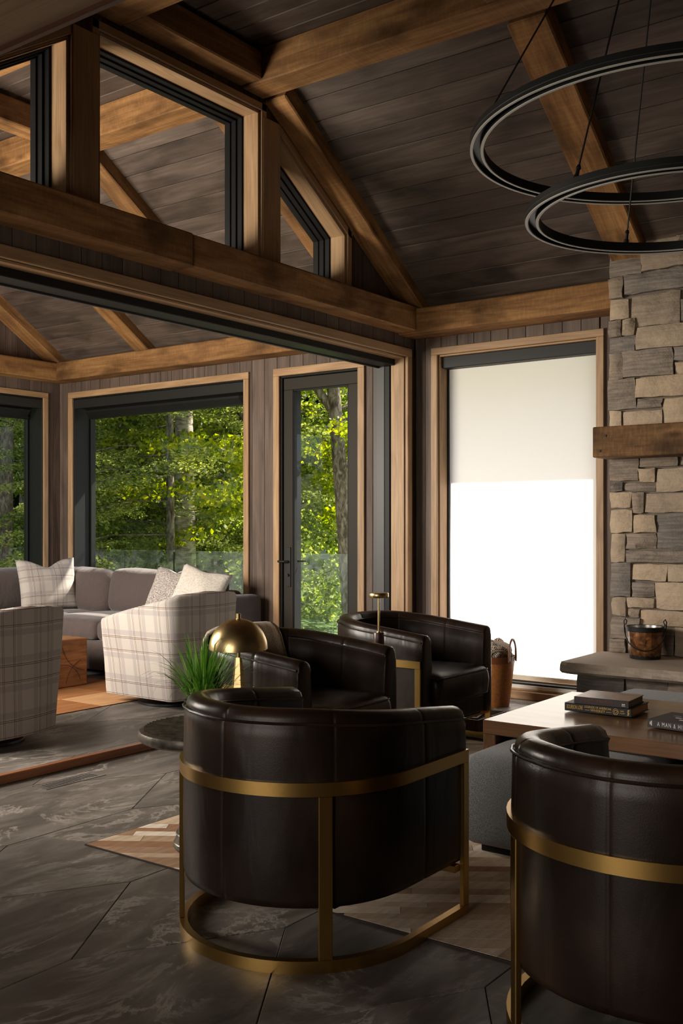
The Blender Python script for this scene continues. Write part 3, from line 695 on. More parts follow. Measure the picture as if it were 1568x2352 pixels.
frame_rect('jamb_liner', 'y', 6.50, 6.69, H2, .012, M_blackgloss, w2)
frame_rect('window_frame', 'y', 6.69, 6.745, sh(H2, .012), .022, M_black, w2); pane(w2, 'y', 6.72, sh(H2, .03))
w3 = wthing('window_3', (5.2, YF, .34), 'black-framed forest window at the far left edge')
for hh in (H3, H3B):
    frame_rect('casing', 'x', 8.128, 8.152, hh, -.052, M_oak, w3)
    frame_rect('jamb_liner', 'x', 8.15, 8.34, hh, .012, M_blackgloss, w3)
    frame_rect('window_frame', 'x', 8.34, 8.395, sh(hh, .012), .022, M_black, w3); pane(w3, 'x', 8.37, sh(hh, .03))
dr = wthing('door_1', (6.5, 4.97, 0), 'glazed dark bronze door with an oak casing, beside the opening')
frame_rect('casing', 'y', 6.475, 6.502, HD, -.062, M_oak, dr, bottom=False)
frame_rect('jamb_liner', 'y', 6.50, 6.75, HD, .016, M_black, dr, bottom=False)
hd = (HD[0] + .02, HD[1] - .02, .02, HD[3] - .02)
frame_rect('door_leaf', 'y', 6.515, 6.565, hd, .095, M_bronzeframe, dr)
frame_rect('glazing_bead', 'y', 6.52, 6.56, sh(hd, .095), .012, M_black, dr)
pane(dr, 'y', 6.538, sh(hd, .10), M_doorglass)
hp = box('handle_plate', 6.506, 6.516, 5.265, 5.310, .70, 1.02, M_cassette, dr, .002, world=True)
tube('lever', [(6.512, 5.288, .905), (6.468, 5.288, .905), (6.462, 5.29, .905), (6.462, 5.36, .905)], .009, M_cassette, hp, world=True)
tube('thumb_turn', [(6.508, 5.288, .795), (6.488, 5.288, .795)], .012, M_cassette, hp, world=True)
tube('outside_lever', [(6.56, 5.288, .905), (6.61, 5.288, .905), (6.612, 5.28, .905), (6.612, 5.19, .905)], .008, M_black, dr, world=True)
# casing and tracks of the wide opening
t1 = wthing('trim_1', (4.1, YG, 2.43), 'oak casing and black screen track round the wide opening')
wbox('casing', 1.86, 6.418, 4.045, 4.072, 2.43, 2.49, M_oak, t1, .003, 'X'); wbox('casing', 6.358, 6.418, 4.045, 4.072, .0, 2.43, M_oak, t1, .003, 'Z')
wbox('jamb_liner', 6.345, 6.36, 4.072, 4.185, 0, 2.42, M_oak, t1, .002, 'Z'); wbox('jamb_liner', 1.95, 6.36, 4.072, 4.15, 2.416, 2.43, M_oak, t1, .002, 'X')
wbox('screen_track', 1.95, 6.36, 4.15, 4.30, 2.372, 2.43, M_black, t1, .004, 'X'); wbox('screen_track', 6.335, 6.36, 4.19, 4.235, 0, 2.372, M_black, t1, .003, 'Z')
wbox('screen_lip', 1.95, 6.34, 4.285, 4.30, 2.362, 2.372, M_greypanel, t1, .002, 'X')
wbox('side_panel', 6.44, 6.497, 4.325, 4.405, 0, 2.40, M_greypanel, t1, .003, 'Z'); wbox('side_panel', 6.34, 6.36, 4.24, 4.315, 0, 2.38, M_greypanel, t1, .003, 'Z')
t2 = struct(wbox('trim_2', 1.95, 6.345, 4.068, 4.108, 0.001, .045, M_threshold, None, .004, 'X'), 'reddish oak threshold strip on the floor across the wide opening')
# clerestory lights
def clerestory(nm, poly, label):
    """poly of the opening in xz, bottom edge first; bars follow its other edges"""
    c = wthing(nm, (sum(p[0] for p in poly) / len(poly), YG, 2.8), label); n = len(poly)
    cen = Vector((sum(p[0] for p in poly) / n, 0, sum(p[1] for p in poly) / n))
    for i in range(n):
        a = Vector((poly[i][0], 0, poly[i][1])); b = Vector((poly[(i + 1) % n][0], 0, poly[(i + 1) % n][1]))
        d = (b - a).normalized(); nr = Vector((-d.z, 0, d.x))
        if nr.dot(cen - a) < 0: nr = -nr
        for nm_, off, th, y0, y1, mt in (('casing', -.022, .044, 4.045, 4.072, M_oak), ('reveal', .006, .012, 4.06, 4.185, M_oak), ('bead', .016, .006, 4.06, 4.085, M_oak), ('frame', .012, .024, 4.185, 4.225, M_black), ('frame', .017, .034, 4.225, 4.265, M_blackgloss), ('frame', .021, .042, 4.265, 4.31, M_black)):
            ext = d * (.044 if nm_ == 'casing' else 0)
            A = a + nr * off - ext; B = b + nr * off + ext; A.y = B.y = (y0 + y1) / 2
            bar(nm_, A, B, y1 - y0, th, mt, c, .002, up=nr)
    s = [((p[0] - cen.x) * .985 + cen.x, (p[1] - cen.z) * .985 + cen.z) for p in poly]
    prism('pane', s, 4.284, 4.292, 'xz', M_glass, c)
clerestory('window_4', [(3.473, 2.80), (4.727, 2.80), (4.727, 3.695), (3.473, 3.695)], 'middle clerestory window above the tie beam')
clerestory('window_5', [(4.903, 2.80), (5.612, 2.80), (5.612, SLO), (4.903, 3.605)], 'right clerestory window with a sloping head')
clerestory('window_6', [(2.588, 2.80), (3.297, 2.80), (3.297, 3.605), (2.588, SLO)], 'left clerestory window with a sloping head')
for x0, k in ((4.735, 1), (3.305, 2)): wbox('post_casing', x0, x0 + .16, 4.040, 4.068, 2.77, 3.66, M_oak, wm_, .003, 'Z')
# ------------------------------------------------------------------ roller shades
rs = empty('roller_shade', (6.55, 3.262, .11), 0, 'white roller shade pulled down over the tall window by the fireplace', 'window shade')
wbox('cassette', 6.53, 6.645, 2.668, 3.858, 2.345, 2.428, M_cassette, rs, .004, 'Y')
def shade_sheet(x, y0, y1, z0, z1, parent):
    v = []; f = []; ny, nz = 6, 14
    for j in range(nz + 1):
        for i in range(ny + 1): v.append((x + .002 * math.sin(i * 1.3 + j * .7), y0 + (y1 - y0) * i / ny, z0 + (z1 - z0) * j / nz))
    for j in range(nz):
        for i in range(ny): a = j * (ny + 1) + i; f.append((a, a + 1, a + ny + 2, a + ny + 1))
    return mobj('shade_fabric', v, f, M_shade, parent, True, True)
shade_sheet(6.62, 2.672, 3.848, .135, 2.36, rs)
wbox('hem_bar', 6.608, 6.63, 2.672, 3.848, .11, .145, M_hem, rs, .004, 'Y')
wbox('side_channel', 6.60, 6.645, 3.849, 3.858, .11, 2.345, M_black, rs, .002, 'Z')
for nm, axis, h, lb in (('roller_shade', 'y', H2, 'black roller shade rolled up at the head of the wide forest window'), ('roller_shade', 'x', H3, 'black roller shade rolled up in the window at the far left edge')):
    c = empty(nm, (6.6, (h[0] + h[1]) / 2, 2.22) if axis == 'y' else ((h[0] + h[1]) / 2, 8.25, 2.22), 0, lb, 'window shade')
    if axis == 'y':
        wbox('cassette', 6.50, 6.60, h[0] + .014, h[1] - .014, 2.318, 2.404, M_cassette, c, .004, 'Y')
        bar('rolled_fabric', (6.585, h[0] + .05, 2.285), (6.585, h[1] - .10, 2.285), .11, .11, M_black, c, .045)
        wbox('hem_bar', 6.60, 6.66, h[0] + .04, h[1] - .10, 2.225, 2.255, M_black, c, .004, 'Y')
    else:
        wbox('cassette', h[0] + .014, h[1] - .014, 8.15, 8.25, 2.318, 2.404, M_cassette, c, .004, 'X')
        bar('rolled_fabric', (h[0] + .05, 8.235, 2.285), (h[1] - .08, 8.235, 2.285), .11, .11, M_black, c, .045)
        wbox('hem_bar', h[0] + .04, h[1] - .08, 8.25, 8.31, 2.215, 2.245, M_black, c, .004, 'X')
# ------------------------------------------------------------------ fireplace
fp = empty('fireplace_chimney', (6.17, 1.0, 0), 0, 'tall chimney breast of split limestone blocks rising from the hearth to the ceiling', 'fireplace')
XC = 6.17
prism('mortar_bed', [(XC + .042, .0), (6.51, .0), (6.51, 2.715), (XC + .042, 2.915)], -1.0, 2.435, 'xz', M_mortar, fp)
STONES = [(2.1, 2.3, 2.88, 3.0), (2.03, 2.09, 2.88, 3.0), (2.32, 2.52, 2.79, 2.92), (2.03, 2.31, 2.8, 2.91), (2.43, 2.52, 2.65, 2.78), (2.03, 2.42, 2.66, 2.79), (1.93, 2.02, 2.6, 2.79), (2.39, 2.52, 2.515, 2.64), (2.07, 2.38, 2.455, 2.65), (1.93, 2.06, 2.455, 2.59), (2.44, 2.52, 2.405, 2.51), (2.35, 2.435, 2.405, 2.51), (1.98, 2.345, 2.305, 2.45), (2.355, 2.52, 2.305, 2.4), (2.43, 2.52, 2.135, 2.3), (2.11, 2.42, 2.135, 2.3), (1.94, 2.1, 2.215, 2.3), (1.94, 2.1, 2.135, 2.205), (2.35, 2.52, 1.94, 2.13), (1.95, 2.34, 2.0, 2.13), (2.18, 2.34, 1.935, 1.99), (1.94, 2.17, 1.83, 1.99), (2.44, 2.52, 1.80, 1.93), (2.18, 2.43, 1.80, 1.925), (1.94, 2.17, 1.64, 1.82), (2.33, 2.51, 1.485, 1.64), (2.08, 2.325, 1.565, 1.64), (1.94, 2.07, 1.565, 1.63), (2.22, 2.325, 1.475, 1.555), (1.95, 2.21, 1.405, 1.555), (2.43, 2.51, 1.415, 1.475), (2.225, 2.42, 1.415, 1.465), (2.38, 2.51, 1.305, 1.405), (2.29, 2.37, 1.275, 1.405), (1.95, 2.28, 1.275, 1.395), (2.37, 2.51, 1.155, 1.295), (2.22, 2.36, 1.155, 1.265), (1.97, 2.21, 1.05, 1.265), (2.42, 2.51, .965, 1.145), (2.22, 2.41, 1.05, 1.145), (1.95, 2.41, .965, 1.04), (2.38, 2.51, .75, .955), (2.15, 2.37, .85, .955), (1.92, 2.14, .85, .955), (2.225, 2.37, .75, .84), (1.92, 2.215, .68, .84), (2.41, 2.51, .62, .74), (2.225, 2.40, .68, .74), (2.325, 2.40, .62, .67), (1.92, 2.315, .575, .67), (2.32, 2.51, .48, .61), (2.1, 2.31, .39, .565), (1.88, 2.09, .39, .565), (2.41, 2.51, .385, .47), (2.32, 2.40, .385, .47)]
STONES = [(a * .9717, b * .9717, 1.2 + (c - 1.2) * .9717, 1.2 + (d - 1.2) * .9717) for a, b, c, d in STONES]
rs_ = random.Random(11); z = .41
while z < 2.9:                                   # the breast goes on to the right of the frame
    hh = min(rs_.uniform(.10, .19), 2.935 - z); y = 1.872
    while y > -.95:
        ww = rs_.uniform(.14, .40)
        STONES.append((y - ww + .012, y, z, z + hh - .012)); y -= ww
    z += hh
def stone_block(parent, x, y0, y1, z0, z1, depth=.07, mat=None, seed=0, amp=.008):
    r = random.Random(seed); nx = max(3, int((y1 - y0) / .05)); nz = max(3, int((z1 - z0) / .05)); V = []; F = []
    cx = (y0 + y1) / 2; cz = (z0 + z1) / 2; push = r.uniform(-.012, .014)
    tilt = r.uniform(-.05, .05); jt = [(r.uniform(-.006, .006), r.uniform(-.005, .005)) for _ in range(4)]
    for j in range(nz + 1):
        for i in range(nx + 1):
            u, v = i / nx, j / nz; e = i in (0, nx) or j in (0, nz)
            jy = sum(jt[k][0] * q for k, q in enumerate(((1 - u) * (1 - v), u * (1 - v), u * v, (1 - u) * v))); jz = sum(jt[k][1] * q for k, q in enumerate(((1 - u) * (1 - v), u * (1 - v), u * v, (1 - u) * v)))
            yy = y0 + (y1 - y0) * u + jy + (r.uniform(-.004, .004) if e else 0); zz = z0 + (z1 - z0) * v + jz + (r.uniform(-.004, .004) if e else 0)
            xx = x - push + tilt * (yy - cx) + r.uniform(-amp, amp) + (.016 if e else 0)
            V.append((xx - x, yy - cx, zz - cz))
    for j in range(nz):
        for i in range(nx): a = j * (nx + 1) + i; F.append((a, a + nx + 1, a + nx + 2, a + 1))
    ring = [i for i in range(nx + 1)] + [(j + 1) * (nx + 1) - 1 for j in range(1, nz + 1)] + [nz * (nx + 1) + i for i in range(nx - 1, -1, -1)] + [j * (nx + 1) for j in range(nz - 1, 0, -1)]
    b = len(V)
    for k in ring: V.append((depth, V[k][1], V[k][2]))
    for k in range(len(ring)): F.append((ring[k], ring[(k + 1) % len(ring)], b + (k + 1) % len(ring), b + k))
    F.append(tuple(range(b + len(ring) - 1, b - 1, -1)))
    return auto_smooth(mobj('stone', V, F, mat or M_stone, parent, world=True, M=Matrix.Translation((x, cx, cz))), 38)
for k, (y0, y1, z0, z1) in enumerate(STONES):
    if z1 - z0 > .03: stone_block(fp, XC, y0, y1, z0, min(z1, 2.94), .05, seed=k + 100)
mant = empty('mantel_beam', (6.05, 1.4, 1.605), 0, 'thick rough-sawn timber mantel across the stone chimney', 'mantel')
wbox('timber', 5.92, 6.15, -.6, 2.45, 1.607, 1.791, M_mantel, mant, .006, 'Y')
for y, z in ((2.37, 1.735), (2.405, 1.645)): tube('bolt', [(5.922, y, z), (5.915, y, z)], .008, M_iron, mant, world=True)
he = empty('hearth', (5.95, 1.0, 0), 0, 'raised stone hearth with a thick limestone slab in front of the chimney', 'hearth')
box('hearth_core', 5.645, 6.25, -1.0, 2.40, .0, .345, M_mortar, he, bev=0, world=True)
def slab_rough():
    nx, nz = 70, 4; V = []; F = []; r = random.Random(3); y0, y1, z0, z1 = -1.0, 2.50, .345, .41
    for j in range(nz + 1):
        for i in range(nx + 1):
            v = j / nz; xx = 5.535 + r.uniform(-.006, .006) + (.022 if j in (0, nz) else 0) + (.03 if i == nx else 0)
            V.append((xx, y0 + (y1 - y0) * i / nx, z0 + (z1 - z0) * v))
    for j in range(nz):
        for i in range(nx): a = j * (nx + 1) + i; F.append((a, a + nx + 1, a + nx + 2, a + 1))
    b = len(V); V += [(6.18, y0, z0), (6.18, y1, z0), (6.18, y1, z1), (6.18, y0, z1)]
    top = [nz * (nx + 1) + i for i in range(nx + 1)]; bot = [i for i in range(nx + 1)]
    F.append(tuple(top + [b + 2, b + 3])); F.append(tuple(bot[::-1] + [b, b + 1])); F.append(tuple([j * (nx + 1) + nx for j in range(nz + 1)] + [b + 2, b + 1])); F.append((b, b + 3, b + 2, b + 1))
    bm = bmesh.new(); bv = [bm.verts.new(v) for v in V]
    for f in F: bm.faces.new([bv[i] for i in f])
    return bobj('hearth_slab', bm, M_hearth, he, world=True)
slab_rough()
for k, (y0, y1, z0, z1) in enumerate([(2.14, 2.43, .19, .34), (1.90, 2.13, .17, .34), (1.25, 1.89, .13, .34), (2.22, 2.43, .005, .18), (1.90, 2.21, .005, .16), (1.50, 1.89, .005, .12), (.6, 1.24, .13, .34), (-.2, .59, .13, .34), (.9, 1.49, .005, .12), (.1, .89, .005, .12), (-.9, .09, .005, .12)]):
    stone_block(he, 5.62, y0, y1, z0, z1, .04, seed=k + 900, amp=.014)
# ------------------------------------------------------------------ swept upholstery
def upath(R, Ls, nf=8, na=28, seams=()):
    """U path: left front end -> back arc -> right front end; returns (pos, outward normal, s)"""
    L = math.pi * R; tot = 2 * Ls + L
    ss = sorted(set([round(Ls * i / nf, 5) for i in range(nf + 1)] + [round(Ls + L * i / na, 5) for i in range(na + 1)] + [round(Ls + L + Ls * i / nf, 5) for i in range(nf + 1)] + [round(q + e, 5) for q in seams for e in (-.012, -.004, 0, .004, .012)]))
    out = []
    for s in ss:
        if s <= Ls: out.append((Vector((Ls - s, R)), Vector((0, 1)), s))
        elif s >= Ls + L: out.append((Vector((s - Ls - L, -R)), Vector((0, -1)), s))
        else:
            t = math.pi / 2 + (s - Ls) / R; n = Vector((math.cos(t), math.sin(t))); out.append((n * R, n, s))
    return out, tot
def shell(name, path, prof, mat, parent, uv=False, groove=(), gd=.0028, end=.012):
    """prof(s, k) -> list of (inset, z); caps pushed out by end with a shrunk ring"""
    V = []; F = []; U = []
    st = [(p, n, s, 1.0) for p, n, s in path]
    def t_of(i): return None
    first, last = path[0], path[-1]
    def addring(p, n, s, shrink, push):
        pr = prof(s); m = len(pr); ci = sum(q[0] for q in pr) / m; cz = sum(q[1] for q in pr) / m
        g = max([max(0, 1 - abs(s - q) / .008) for q in groove] or [0]) * gd
        for a, z in pr:
            a2 = ci + (a - ci) * shrink; z2 = cz + (z - cz) * (1 - (1 - shrink) * .5)
            a2 += g * (1 if a < ci else -1)
            q = p - n * a2 + push
            V.append((q.x, q.y, z2)); U.append((s - a, z))
        return m
    tdir0 = (path[0][0] - path[1][0]).normalized(); tdir1 = (path[-1][0] - path[-2][0]).normalized()
    m = addring(*first, .72, tdir0 * end); addring(*first, .93, tdir0 * end * .7)
    for p, n, s in path: addring(p, n, s, 1, Vector((0, 0)))
    addring(*last, .93, tdir1 * end * .7); addring(*last, .72, tdir1 * end)
    R = len(V) // m
    for i in range(R - 1):
        for k in range(m): F.append((i * m + k, i * m + (k + 1) % m, (i + 1) * m + (k + 1) % m, (i + 1) * m + k))
    F.append(tuple(range(m - 1, -1, -1))); F.append(tuple((R - 1) * m + k for k in range(m)))
    o = mobj(name, V, F, mat, parent, True, uv=U if uv else None)
    bm = bmesh.new(); bm.from_mesh(o.data); bmesh.ops.recalc_face_normals(bm, faces=bm.faces); bm.to_mesh(o.data); bm.free()
    return o
def band(name, path, off0, off1, z0, z1, mat, parent):
    V = []; F = []
    for p, n, s in path:
        for o, z in ((off0, z0), (off1, z0), (off1, z1), (off0, z1)): q = p + n * o; V.append((q.x, q.y, z))
    for i in range(len(path) - 1):
        for k in range(4): F.append((i * 4 + k, i * 4 + (k + 1) % 4, (i + 1) * 4 + (k + 1) % 4, (i + 1) * 4 + k))
    F.append((3, 2, 1, 0)); b = (len(path) - 1) * 4; F.append((b, b + 1, b + 2, b + 3))
    bm = bmesh.new(); bv = [bm.verts.new(v) for v in V]
    for f in F: bm.faces.new([bv[i] for i in f])
    o = bobj(name, bm, mat, parent); return auto_smooth(o, 35)
def dshape(R, L, r, ins=0, n=20):
    """closed D outline: back half circle radius R, straight sides to x=L with rounded front corners"""
    R2 = R - ins; L2 = L - ins; pts = []
    for i in range(n + 1): t = math.pi / 2 + math.pi * i / n; pts.append((R2 * math.cos(t), R2 * math.sin(t)))
    for i in range(5): t = -math.pi / 2 + math.pi / 2 * i / 4; pts.append((L2 - r + r * math.cos(t), -R2 + r + r * math.sin(t)))
    for i in range(5): t = math.pi / 2 * i / 4; pts.append((L2 - r + r * math.cos(t), R2 - r + r * math.sin(t)))
    return pts
def stack(name, rings, mat, parent, smooth=True, loc=(0, 0, 0), rot=None, world=False):
    """rings: list of (list of (x,y), z or list of z)"""
    n = len(rings[0][0]); V = []; F = []
    for pts, z in rings:
        for i, p in enumerate(pts): V.append((p[0], p[1], z[i] if isinstance(z, (list, tuple)) else z))
    for j in range(len(rings) - 1):
        for i in range(n): F.append((j * n + i, j * n + (i + 1) % n, (j + 1) * n + (i + 1) % n, (j + 1) * n + i))
    F.append(tuple(range(n - 1, -1, -1))); F.append(tuple((len(rings) - 1) * n + i for i in range(n)))
    bm = bmesh.new(); bv = [bm.verts.new(v) for v in V]
    for f in F: bm.faces.new([bv[i] for i in f])
    M = Matrix.Translation(loc) @ (rot if rot is not None else Matrix.Identity(4))
    o = bobj(name, bm, mat, parent, M=M, world=world)
    if smooth: auto_smooth(o, 45)
    return o
# ------------------------------------------------------------------ leather barrel chairs (local +X is the front)
CR, CL = .366, .335
def make_barrel():
    root = empty('barrel_chair', (0, 0, 0))
    Lh = math.pi * CR; mid = CL + Lh / 2
    seams = [CL - .10, CL + Lh + .10, mid, CL + Lh * .22, CL + Lh * .78]
    path, tot = upath(CR, CL, seams=seams)
    def top(s):
        a = abs(s - tot / 2) / (tot / 2); return .700 - .064 * max(0, (a - .25) / .75) ** 1.3
    def prof(s):
        zt = top(s); T = .088
        return [(.016, .166), (.004, .172), (.0, .19), (-.002, .33), (.0, .50), (.002, zt - .075), (.003, zt - .046), (.009, zt - .034), (.008, zt - .026), (.014, zt - .010), (.028, zt - .001), (.046, zt + .002), (.064, zt - .002), (T - .008, zt - .012), (T - .002, zt - .026), (T + .004, zt - .034), (T, zt - .046), (T + .004, zt - .09), (T + .010, .46), (T + .004, .36), (T, .20), (T - .012, .172), (.05, .166)]
    sh_ = shell('shell', path, prof, M_leather, root, groove=seams)
    for off, dz, nm in ((-.0, -.034, 'piping'), (.090, -.034, 'piping')):
        pts = [((p - n * off).x, (p - n * off).y, top(s) + dz) for p, n, s in path[::2]]
        tube(nm, pts, .0042, M_leather, sh_, n=6)
    Rs = CR - .092; Lf = CL + .055; r = .045
    prof_s = [(.02, .275), (.004, .283), (0, .30), (-.004, .36), (0, .395), (.006, .410), (.020, .424), (.06, .436), (.13, .442)]
    st = stack('seat_cushion', [(dshape(Rs, Lf, max(.01, r - i * .25), i), z) for i, z in prof_s], M_leather, root)
    pts = dshape(Rs, Lf, r, .004); tube('seat_piping', [(x, y, .412) for x, y in pts[20:]], .004, M_leather, st, n=6)
    box('front_rail', .0, CL + .012, -Rs + .003, Rs - .003, .172, .272, M_leather, root, .012, seg=2)
    box('underside', -.22, CL - .01, -Rs, Rs, .160, .172, M_plaster, root, .002)
    fpath = [(p, n, s) for p, n, s in path if True]
    band('back_band', fpath, -.004, .011, .473, .510, M_gold, root)
    band('base_ring', fpath, -.012, .011, .0, .034, M_gold, root)
    for sg in (1, -1):
        box('front_post', CL - .032, CL + .002, sg * CR - .004 if sg > 0 else -CR - .011, sg * CR + .011 if sg > 0 else -CR + .004, .034, .473, M_gold, root, .002)
        t = math.pi - sg * RAD(46.5); n = Vector((math.cos(t), math.sin(t))); c = n * (CR + .0035)
        bar('rear_post', (c.x, c.y, .034), (c.x, c.y, .473), .038, .015, M_gold, root, .002, up=(n.x, n.y, 0), world=False)
    box('cross_bar', CL - .06, CL - .03, -CR + .003, CR - .003, .140, .162, M_gold, root, .002)
    return root
chA = make_barrel()
spots = [((2.463, 1.935), 0, 'dark leather barrel chair in the middle foreground, its back to the viewer'),
         ((2.440, .824), 0, 'dark leather barrel chair cut by the right edge of the picture, nearest the viewer'),
         ((3.635, 2.95), -90, 'dark leather barrel chair with a fawn knit throw over its back, behind the domed lamp'),
         ((4.77, 3.06), -90, 'dark leather barrel chair nearest the white window shade')]
chairs = []
for i, (p, a, lb) in enumerate(spots):
    o = chA if i == 0 else copy_tree(chA)
    o.matrix_basis = Matrix.Translation((p[0], p[1], .006 if i > 1 else 0)) @ Matrix.Rotation(RAD(a), 4, 'Z')
    tag(o, lb, 'chair', 'leather and brass barrel chairs'); chairs.append(o)
# the knit throw over the back of the third chair
def throw():
    root = empty('knit_throw', (3.635, 3.32, .70), 0, 'fawn knit throw with cream fringe draped over the back of a leather chair', 'blanket')
    M = W(chairs[2]); V = []; F = []; n = 30; prof = [(-.020, .42), (-.022, .50), (-.020, .60), (-.014, .665), (.002, .70), (.03, .716), (.06, .716), (.088, .70), (.106, .665), (.116, .60), (.122, .52), (.126, .47)]
    for i in range(n + 1):
        fold = .006 * math.sin(i * 1.7) + .004 * math.sin(i * 3.1)
        for k, (a, z) in enumerate(prof):
            e = abs(k - 5.5) / 5.5; edge = 26 * (1 - i / n) ** 1.5 * (1 - max(0, (k - 4) / 7)) ** .7; t = RAD(124 + 100 * i / n + edge); nn = Vector((math.cos(t), math.sin(t))); q = nn * (CR - a + fold * e * (1 if k < 6 else -1)); zz = z + (.02 * math.sin(i * .9) * e ** 3 if e > .6 else 0)
            V.append(M @ Vector((q.x, q.y, zz + .004)))
    m = len(prof)
    for i in range(n):
        for k in range(m - 1): F.append((i * m + k, (i + 1) * m + k, (i + 1) * m + k + 1, i * m + k + 1))
    o = mobj('blanket', V, F, M_throw, root, True, True); md = o.modifiers.new('thick', 'SOLIDIFY'); md.thickness = .009; md.offset = 1
    for i in (0, n):
        pts = [V[i * m + k] for k in range(m)]; tube('fringe_edge', pts, .009, M_fringe, root, world=True)
throw()
# ------------------------------------------------------------------ round pedestal table with plant and domed lamp
tb = empty('pedestal_table', (2.80, 2.66, .006), 0, 'small round bronze pedestal table with a ribbed top, behind the foreground chair', 'side table')
lathe('pedestal', [(0, 0), (.118, 0), (.128, .012), (.122, .03), (.095, .11), (.072, .20), (.055, .30), (.05, .38), (.06, .415), (0, .415)], M_bronze, tb)
for k in range(11):
    z = .025 + k * .032; r = np.interp(z, [.03, .11, .20, .30, .38], [.122, .095, .072, .055, .05]); pts = [(r * 1.005 * math.cos(t), r * 1.005 * math.sin(t), z) for t in np.linspace(0, 2 * math.pi, 25)]
    tube('rib', pts, .004, M_bronze, tb, n=5)
lathe('tabletop', [(0, .402), (.24, .402), (.252, .41), (.256, .425), (.250, .441), (.236, .446), (0, .446)], M_bronze, tb, n=56)
for k in range(-9, 10):
    x = k * .0245; h = math.sqrt(max(0, .232 ** 2 - x * x))
    c3, s3 = math.cos(.5), math.sin(.5)
    tube('top_rib', [(x * c3 - y * s3, x * s3 + y * c3, .446) for y in np.linspace(-h, h, 6)], .0065, M_bronze, tb, n=6)
pl = empty('grass_plant', (2.775, 2.66, .4565), 0, 'green ornamental grass in a small black pot on the round bronze table', 'plant')
lathe('pot', [(0, 0), (.05, 0), (.065, .05), (.07, .10), (.062, .10), (.058, .085), (0, .085)], M_pot, pl)
def blades(n, seed):
    r = random.Random(seed); V = []; F = []
    for _ in range(n):
        a = r.uniform(0, 2 * math.pi); L = r.uniform(.15, .275); lean = r.uniform(.10, 1.35) ** 1.1; bend = r.uniform(.4, 1.7) * lean; b = Vector((math.cos(a), math.sin(a), 0)); rb = r.uniform(0, .05)
        side = Vector((-b.y, b.x, 0)); p = b * rb + Vector((0, 0, .085)); ang = lean * .55; wd = r.uniform(.003, .005); k0 = len(V); S = 6
        for s in range(S + 1):
            t = s / S; ww = wd * (1 - t ** 2.2) + .0003; V += [p - side * ww, p + side * ww]
            ang2 = ang + bend * t * t * 1.3; p = p + (b * math.sin(ang2) + Vector((0, 0, math.cos(ang2)))) * (L / S)
        for s in range(S): q = k0 + 2 * s; F.append((q, q + 1, q + 3, q + 2))
    return V, F
v, f = blades(250, 4); tag(mobj('blades', v, f, M_blade, pl, True), 'dense tuft of long green grass blades', kind='stuff')
dl = empty('dome_lamp', (2.875, 2.575, .4525), 0, 'small brass table lamp with a domed shade on the round bronze table', 'lamp')
lathe('foot', [(0, 0), (.075, 0), (.078, .006), (.072, .012), (0, .014)], M_brass, dl)
stack('stem_cone', [([(r * math.cos(k * math.pi / 3), r * math.sin(k * math.pi / 3)) for k in range(6)], z) for r, z in ((.042, .012), (.013, .255))], M_brass, dl, smooth=False)
lathe('neck', [(0, .25), (.008, .25), (.008, .30), (0, .30)], M_brass, dl, n=16)
prof = [(.109 * math.cos(t), .288 + .112 * math.sin(t)) for t in np.linspace(0, math.pi / 2 - .05, 18)]
lathe('dome_shade', prof + [(p[0] * .97, p[1] - .003) for p in prof[::-1]], M_brass, dl, n=64)
lathe('finial', [(0, .395), (.009, .395), (.009, .418), (0, .42)], M_brass, dl, n=16)
# ------------------------------------------------------------------ cordless disc lamps
def disc_lamp(loc, lb):
    r = empty('disc_lamp', loc, 0, lb, 'lamp', 'cordless disc lamps')
    lathe('wood_base', [(0, 0), (.026, 0), (.027, .004), (.027, .062), (.025, .066), (0, .066)], M_walnutdark, r, n=28)
    tube('stem', [(0, 0, .064), (0, 0, .245)], .0055, M_brass, r)
    lathe('stem_collar', [(0, .064), (.012, .064), (.010, .070), (0, .070)], M_brass, r, n=16)
    lathe('disc_shade', [(0, .241), (.046, .237), (.049, .241), (.049, .257), (.046, .261), (0, .261)], M_brass, r, n=40)
    return r
dt = empty('drink_table', (4.205, 2.90, .006), 0, 'slim dark drink table squeezed between the two leather chairs', 'side table')
lathe('top', [(0, .587), (.085, .587), (.09, .594), (.085, .600), (0, .600)], M_walnutdark, dt, n=32); tube('post', [(0, 0, .01), (0, 0, .59)], .012, M_black, dt); lathe('foot', [(0, 0), (.08, 0), (.08, .008), (0, .012)], M_black, dt, n=32)
disc_lamp((4.205, 2.845, .6065), 'brass disc lamp on a dark wooden base between the two leather chairs')
